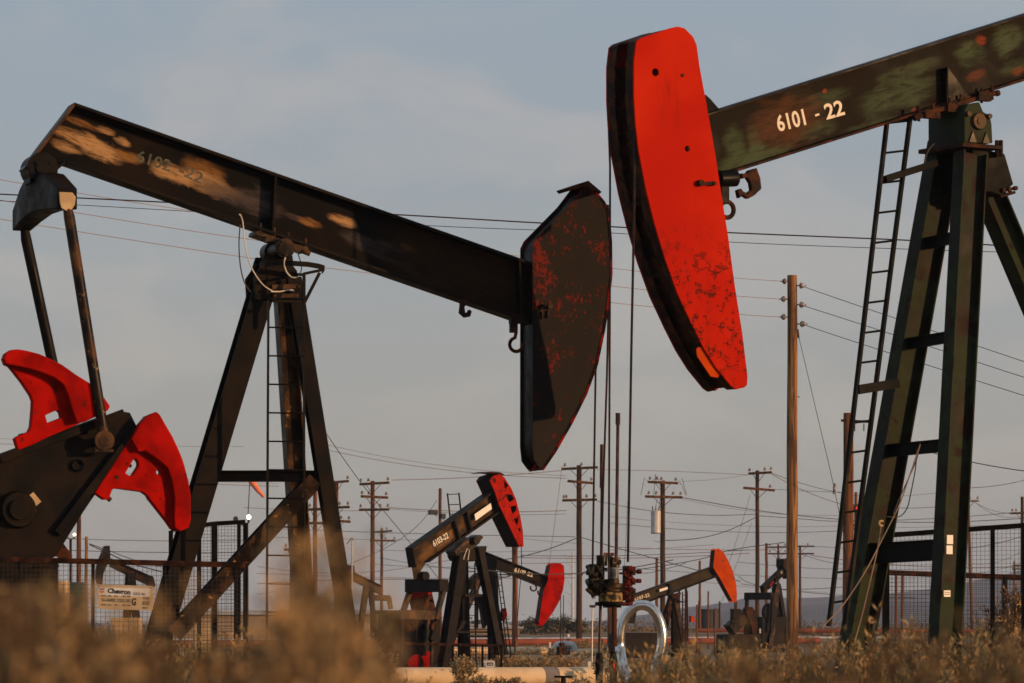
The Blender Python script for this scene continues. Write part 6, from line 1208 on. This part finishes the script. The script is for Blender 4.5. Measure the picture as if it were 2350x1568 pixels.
# ================================================================= vegetation
def leaf(m, p, d, L, w):
    d = d.normalized(); s = d.cross(Vector((rnd.uniform(-1, 1), rnd.uniform(-1, 1), rnd.uniform(-1, 1))))
    if s.length < 1e-3: return
    s = s.normalized() * w; a = p; b = p + d * L * .5; c = p + d * L
    m.add([a, b - s, c, b + s], [(0, 1, 2, 3)])
def twig(m, p, q, r):
    d = (q - p); s = d.cross(Vector((0.3, 1, .1))).normalized() * r; t = d.cross(s).normalized() * r
    m.add([p - s, p + s, q + s * .5, q - s * .5], [(0, 1, 2, 3)]); m.add([p - t, p + t, q + t * .5, q - t * .5], [(0, 1, 2, 3)])
def bush(m, base, h, rad, nst, nb, nl, ll, lw, mats=(0, 1, 2), tl=1.):
    """stems fan out from the base, side twigs on the upper part, small leaves on the twigs; mats = (twig, leaf, leaf 2)"""
    r = rnd
    for i in range(nst):
        a = r.uniform(0, 2 * math.pi); k = math.sqrt(r.random()); tip = base + Vector((math.cos(a) * rad * k, math.sin(a) * rad * k, h * (1 - .45 * k * k) * r.uniform(.78, 1.0)))
        midp = base.lerp(tip, .5) + Vector((r.uniform(-1, 1), r.uniform(-1, 1), 0)) * rad * .12
        m.mi = mats[0]; twig(m, base + (midp - base) * .0, midp, .006 * max(h, .4)); twig(m, midp, tip, .004 * max(h, .4))
        for j in range(nb):
            f = r.uniform(.25, 1); p = midp.lerp(tip, f) if r.random() < .75 else base.lerp(midp, r.uniform(.5, 1))
            d = ((tip - midp).normalized() + Vector((r.uniform(-1, 1), r.uniform(-1, 1), r.uniform(-.4, .9))) * .8).normalized(); L = h * r.uniform(.07, .2) * tl; q = p + d * L; q.z = min(q.z, base.z + h * r.uniform(.97, 1.02))
            m.mi = mats[0]; twig(m, p, q, .002 * max(h, .4)); m.mi = mats[1] if r.random() < .55 else mats[2]
            for l in range(nl):
                g = r.random(); leaf(m, p.lerp(q, g), d + Vector((r.uniform(-1, 1), r.uniform(-1, 1), r.uniform(-1, 1))) * .9, ll * r.uniform(.6, 1.3), lw)
def interp(prof, u):
    for (a, va), (b, vb) in zip(prof, prof[1:]):
        if a <= u <= b: return va + (vb - va) * (u - a) / (b - a)
    return prof[-1][1] if u > prof[-1][0] else prof[0][1]
MV = [M['dry2'], M['dry'], M['sage'], M['sage2']]
def foreground():
    # out-of-focus scrub right before the lens at left: tall stalks 3-5 m away
    m = MB(); prof = [(-60, 1340), (30, 1330), (110, 1355), (190, 1400), (240, 1440), (330, 1455), (400, 1470), (460, 1490), (540, 1475), (600, 1435), (650, 1390), (740, 1370), (790, 1390), (830, 1420), (860, 1470), (890, 1575)]
    r = rnd
    for i in range(430):
        u = r.uniform(-60, 945); Y = r.uniform(3.8, 6.5); v = interp(prof, u) + abs(r.gauss(0, 75)) - 6
        if 400 < u < 640 and r.random() < .35: continue
        z = CAMZ + (HOR - v) / F * Y; x = (u - UW / 2) / F * Y
        if z < .2: continue
        base = Vector((x + r.uniform(-.08, .08), Y + r.uniform(-.15, .15), max(0, z - .75))); tip = Vector((x, Y, z)); kind = r.random() + .45 * math.sin(u * .031) * math.sin(u * .011 + 1.); lm = 1 if kind < .52 else (2 if kind < .85 else 0)
        m.mi = 0; root = Vector((base.x, base.y, 0)); twig(m, root, base, .006); twig(m, base, tip, .004)
        for j in range(16):
            f = r.uniform(.35, 1); p = base.lerp(tip, f); d = Vector((r.uniform(-1, 1), r.uniform(-1, 1), r.uniform(.1, 1.1))).normalized(); q = p + d * r.uniform(.03, .09) * (1.15 - f * .6); q.z = min(q.z, z + .005)
            m.mi = 0; twig(m, p, q, .0012); m.mi = lm
            for l in range(6): leaf(m, p.lerp(q, r.random()), d + Vector((r.uniform(-1, 1), r.uniform(-1, 1), r.uniform(-1, 1))), r.uniform(.008, .016), .0022)
    # thin wisps that reach up in front of the legs
    for (u, v) in ((640, 1290), (672, 1300), (700, 1262), (722, 1250), (690, 1320), (760, 1280), (790, 1290), (805, 1330), (618, 1345), (735, 1300), (120, 1310), (60, 1318), (310, 1405), (835, 1360), (868, 1390), (660, 1330), (710, 1290), (775, 1320), (885, 1405), (900, 1425), (910, 1412), (745, 1340), (685, 1350), (650, 1360), (625, 1390), (380, 1400), (425, 1430), (255, 1400), (300, 1360), (180, 1345)):
        Y = r.uniform(2.9, 3.6); z = CAMZ + (HOR - v) / F * Y; x = (u - UW / 2) / F * Y; tip = Vector((x, Y, z)); base = Vector((x + r.uniform(-.03, .03), Y, z - .3)); m.mi = 0; twig(m, Vector((base.x, Y, 0)), base, .004); twig(m, base, tip, .0022)
        for j in range(10):
            p = base.lerp(tip, r.uniform(.2, 1)); d = Vector((r.uniform(-.8, .8), r.uniform(-.5, .5), 1)).normalized(); q = p + d * .04; m.mi = 1
            for l in range(4): leaf(m, p.lerp(q, r.random()), d + Vector((r.uniform(-1, 1), r.uniform(-1, 1), r.uniform(-1, 1))) * .7, .012, .0022)
    o = m.build('foreground_brush', MV, smooth=False); tag(o, 'dry blurred brush right in front of the camera at the left', 'brush', kind='stuff')
    # right side: 8-16 m away
    m = MB(); prof = [(1230, 1600), (1290, 1560), (1400, 1545), (1480, 1530), (1530, 1490), (1600, 1478), (1660, 1462), (1720, 1445), (1790, 1470), (1850, 1478), (1950, 1470), (2020, 1430), (2080, 1410), (2150, 1440), (2230, 1425), (2300, 1430), (2370, 1400), (2450, 1410)]
    for i in range(175):
        u = r.uniform(1250, 2440); Y = r.uniform(4.6, 8.0); v = interp(prof, u) + abs(r.gauss(0, 42)) - 26; z = CAMZ + (HOR - v) / F * Y; x = (u - UW / 2) / F * Y
        if z < .3: continue
        g = r.random(); mats = (0, 1, 3) if g < .5 else ((0, 2, 1) if g < .8 else (0, 3, 2))
        bush(m, Vector((x, Y, 0)), z, r.uniform(.16, .34), 12, 24, 13, .010, .0016, mats, .5)
    o = m.build('foreground_brush', MV, smooth=False); tag(o, 'olive and straw brush along the bottom right, before the big green legs', 'brush', kind='stuff')
    # second layer around 18-34 m
    m = MB()
    for i in range(120):
        u = r.choice([r.uniform(-80, 800), r.uniform(1480, 2430), r.uniform(1480, 2430)]); Y = r.uniform(16, 36); v = (1500 if u > 1400 else 1475) + r.gauss(0, 22); z = CAMZ + (HOR - v) / F * Y; x = (u - UW / 2) / F * Y
        if u > 1950: z += .12
        g = r.random(); mats = (0, 1, 3) if g < .45 else ((0, 2, 1) if g < .8 else (0, 3, 2))
        bush(m, Vector((x, Y, 0)), max(.5, z), r.uniform(.4, .8), 16, 14, 8, .04, .005, mats)
    o = m.build('brush', MV, smooth=False); tag(o, 'belt of dry desert brush growing before the pumpjack bases', 'brush', kind='stuff')
    # low scrub on the yard floor
    m = MB()
    for i in range(420):
        Y = 58 + 200 * r.random() ** 1.4; u = r.uniform(-150, 2500); h = r.uniform(.15, .5); x = (u - UW / 2) / F * Y
        if 840 < u < 1380 and Y < 135 : h *= .45
        bush(m, Vector((x, Y, 0)), h, h * 1.1, 8, 6, 4, .10, .022, (0, 1, 3) if r.random() < .6 else (0, 2, 1))
    o = m.build('ground_scrub', MV, smooth=False); tag(o, 'low dry scrub scattered over the yard floor', 'scrub', kind='stuff')
foreground()
G_S = 'sagebrush clumps on the yard'
def sage(label, u, vtop, Y, rad, dens=1., mats=(0, 3, 1), name='sagebrush'):
    z = CAMZ + (HOR - vtop) / F * Y; b = G(u, Y); m = MB()
    bush(m, Vector((0, 0, 0)), z, rad, int(34 * dens), 16, 7, .055, .010, mats); o = m.build(name, MV, smooth=False); o.location = b; return tag(o, label, 'shrub', G_S)
sage('large pale sagebrush left of the red belt guard', 845, 1478, 60, .42, 2.)
sage('bushy sagebrush below the gear box at the left of the cream pipe', 905, 1558, 70, .4, .8)
sage('twiggy sagebrush in front of the white notice at the 6103-22 jack', 1058, 1506, 80, .34, .7, (0, 3, 1))
sage('small grey-green sagebrush before the red danger sign', 1100, 1552, 76, .30, .6, (0, 3, 1))
sage('low dry sagebrush in front of the cream pipe, left of its painted shadow band', 1165, 1552, 76, .40, .8, (0, 1, 3))
sage('rounded tan shrub behind the cream pipe under the short pipe', 1170, 1505, 118, .75, 1.3, (0, 1, 1))
sage('rounded tan shrub below the grey pipe elbow', 1225, 1507, 116, .75, 1.3, (0, 1, 3))
sage('rounded tan shrub left of the thin silver mast', 1290, 1505, 118, .75, 1.3, (0, 1, 1))
sage('light scrubby bush at the foot of the triple-crossarm pole', 1335, 1466, 215, 1.4, 1.2, (0, 3, 1))
sage('tangled dark tumbleweed caught on the right fence', 2325, 1345, 54, .40, 2., (0, 0, 1), 'tumbleweed')
def tree(label, u, vtop, Y, rad, n):
    z = CAMZ + (HOR - vtop) / F * Y; t = thing('tree', label, 'tree', G(u, Y), 0, 'far dark trees'); m = MB(); m.tube([(0, 0, 0), (.1, 0, z * .3), (0, 0, z * .6)], [.25, .18, .08], 8)
    for k in range(5): a = k * 1.3; m.tube([(0, 0, z * (.25 + .06 * k)), (math.cos(a) * rad * .6, math.sin(a) * rad * .6, z * (.55 + .06 * k))], [.09, .03], 6)
    m.build('trunk', M['wood3'], t); m = MB(); r = rnd; cl = [(r.uniform(-1, 1) * rad * .8, r.uniform(-1, 1) * rad * .6, z * r.uniform(.35, .88), r.uniform(.3, .55) * rad) for _ in range(11)]
    for i in range(n):
        x, y, zz, s = r.choice(cl); d = Vector((r.gauss(0, 1), r.gauss(0, 1), r.gauss(0, .7))).normalized() * s * r.random() ** .4; p = Vector((x, y, zz)) + d
        m.mi = 0 if r.random() < .8 else 1
        if p.z > .2: leaf(m, p, Vector((r.uniform(-1, 1), r.uniform(-1, 1), r.uniform(-1, 1))), .28, .06)
    m.build('crown', [M['treeleaf'], M['sage']], t, smooth=False)
for i, (u, v, lab) in enumerate(((1212, 1434, 'small dark tree left of the tip of the plain red horse head'), (1232, 1427, 'dark tree directly behind the tip of the plain red horse head'), (1256, 1431, 'dark tree just right of the plain red horse head tip'), (1276, 1424, 'tallest of the far dark trees, under the red-headed jack'), (1300, 1432, 'low spreading dark tree left of the triple-crossarm pole'))): tree(lab, u, v, 400, 1.5, 4200)
def far_scrub():
    m = MB(); r = rnd
    for i in range(260):
        Y = r.uniform(330, 620); u = r.uniform(1040, 2420) if i % 4 else r.uniform(-60, 1040); h = r.uniform(.8, 1.9); x = (u - UW / 2) / F * Y
        for k in range(150):
            p = Vector((x + r.gauss(0, 1.5), Y + r.gauss(0, 1.), abs(r.gauss(0, .42)) * h)); m.mi = 0 if r.random() < .6 else 2; leaf(m, p, Vector((r.uniform(-1, 1), r.uniform(-1, 1), r.uniform(-.3, 1))), r.uniform(.2, .45), .07)
    o = m.build('far_scrub', MV, smooth=False); tag(o, 'hazy belt of scrub along the horizon', 'scrub', kind='stuff')
far_scrub()

def haze():
    m = bpy.data.materials.new('haze_air'); m.use_nodes = True; t = m.node_tree; t.nodes.clear(); o_ = t.nodes.new('ShaderNodeOutputMaterial'); v = t.nodes.new('ShaderNodeVolumePrincipled')
    v.inputs['Color'].default_value = (.72, .80, 1., 1); v.inputs['Density'].default_value = .00013; v.inputs['Anisotropy'].default_value = .2; t.links.new(v.outputs[0], o_.inputs['Volume'])
    b = MB(); b.box((0, 3080, 50), (2700, 6280, 103)); o = b.build('haze', m, smooth=False); tag(o, None, None, kind='stuff'); o['label'] = 'thin pale evening haze over the whole field'
haze()
# ================================================================= light, air, camera
SUN_AZ, SUN_EL = R(63), R(7.5)     # measured from straight behind the camera towards the right
sd = Vector((math.sin(SUN_AZ) * math.cos(SUN_EL), -math.cos(SUN_AZ) * math.cos(SUN_EL), math.sin(SUN_EL)))
sl = bpy.data.lights.new('sun', 'SUN'); sl.energy = 3.9; sl.angle = R(.6); sl.color = (1., .55, .25)
so = bpy.data.objects.new('sun', sl); COL.objects.link(so); so.rotation_euler = sd.to_track_quat('Z', 'Y').to_euler(); so.location = (20, -20, 30)
w = bpy.data.worlds.new('World'); sc.world = w; w.use_nodes = True; nt = w.node_tree; ns, ls = nt.nodes, nt.links; ns.clear()
out = ns.new('ShaderNodeOutputWorld'); bg = ns.new('ShaderNodeBackground'); sky = ns.new('ShaderNodeTexSky'); sky.sky_type = 'NISHITA'; sky.sun_disc = False
sky.sun_elevation = SUN_EL; sky.sun_rotation = math.atan2(sd.x, sd.y); sky.air_density = 1.; sky.dust_density = 2.; sky.ozone_density = 1.5; sky.altitude = 100
tc = ns.new('ShaderNodeTexCoord'); sep = ns.new('ShaderNodeSeparateXYZ'); ls.new(tc.outputs['Generated'], sep.inputs[0])
mpn = ns.new('ShaderNodeMapping'); mpn.inputs['Scale'].default_value = (13, 13, 30); ls.new(tc.outputs['Generated'], mpn.inputs[0])
nz = ns.new('ShaderNodeTexNoise'); nz.inputs['Scale'].default_value = 1.0; nz.inputs['Detail'].default_value = 6; nz.inputs['Roughness'].default_value = .52; nz.inputs['Distortion'].default_value = .5; ls.new(mpn.outputs[0], nz.inputs['Vector'])
def mr(src, a, b, c, d):
    n = ns.new('ShaderNodeMapRange'); n.interpolation_type = 'SMOOTHSTEP'; ls.new(src, n.inputs[0])
    for i, v in enumerate((a, b, c, d)): n.inputs[i + 1].default_value = v
    return n.outputs[0]
def mixc(f, a, b, bt='MIX'):
    n = ns.new('ShaderNodeMix'); n.data_type = 'RGBA'; n.blend_type = bt
    for i, v in ((0, f), (6, a), (7, b)):
        if isinstance(v, bpy.types.NodeSocket): ls.new(v, n.inputs[i])
        else: n.inputs[i].default_value = v if isinstance(v, float) else (*v, 1)
    return n.outputs[2]
SKYK = .075
cloud = mr(nz.outputs['Fac'], .44, .66, .0, 1.)
veil = mixc(mr(sep.outputs['Z'], .0, .16, 0., 1.), (.445 / SKYK, .42 / SKYK, .37 / SKYK), (.345 / SKYK, .415 / SKYK, .49 / SKYK))
clc = mixc(mr(sep.outputs['Z'], .0, .14, 0., 1.), (.51 / SKYK, .47 / SKYK, .405 / SKYK), (.45 / SKYK, .46 / SKYK, .485 / SKYK))
high = mixc(cloud, veil, clc)
base = mixc(.86, sky.outputs[0], high)
ls.new(base, bg.inputs['Color']); bg.inputs['Strength'].default_value = SKYK; ls.new(bg.outputs[0], out.inputs[0])
cam = bpy.data.cameras.new('camera'); co = bpy.data.objects.new('camera', cam); COL.objects.link(co); sc.camera = co
co.location = (0, 0, CAMZ); co.rotation_euler = (R(90), 0, 0); cam.lens = LENS; cam.sensor_width = 36; cam.sensor_fit = 'HORIZONTAL'
cam.shift_y = (HOR - UH / 2) / UW; cam.clip_start = .3; cam.clip_end = 20000
cam.dof.use_dof = True; cam.dof.focus_distance = 68; cam.dof.aperture_fstop = 8.8
sc.view_settings.view_transform = 'Standard'; sc.view_settings.look = 'None'; sc.view_settings.exposure = 0; sc.view_settings.gamma = 1
sc.cycles.use_denoising = True; sc.cycles.max_bounces = 6; sc.cycles.diffuse_bounces = 3; sc.cycles.glossy_bounces = 3; sc.cycles.transparent_max_bounces = 8; sc.cycles.volume_bounces = 0
sc.cycles.use_adaptive_sampling = True
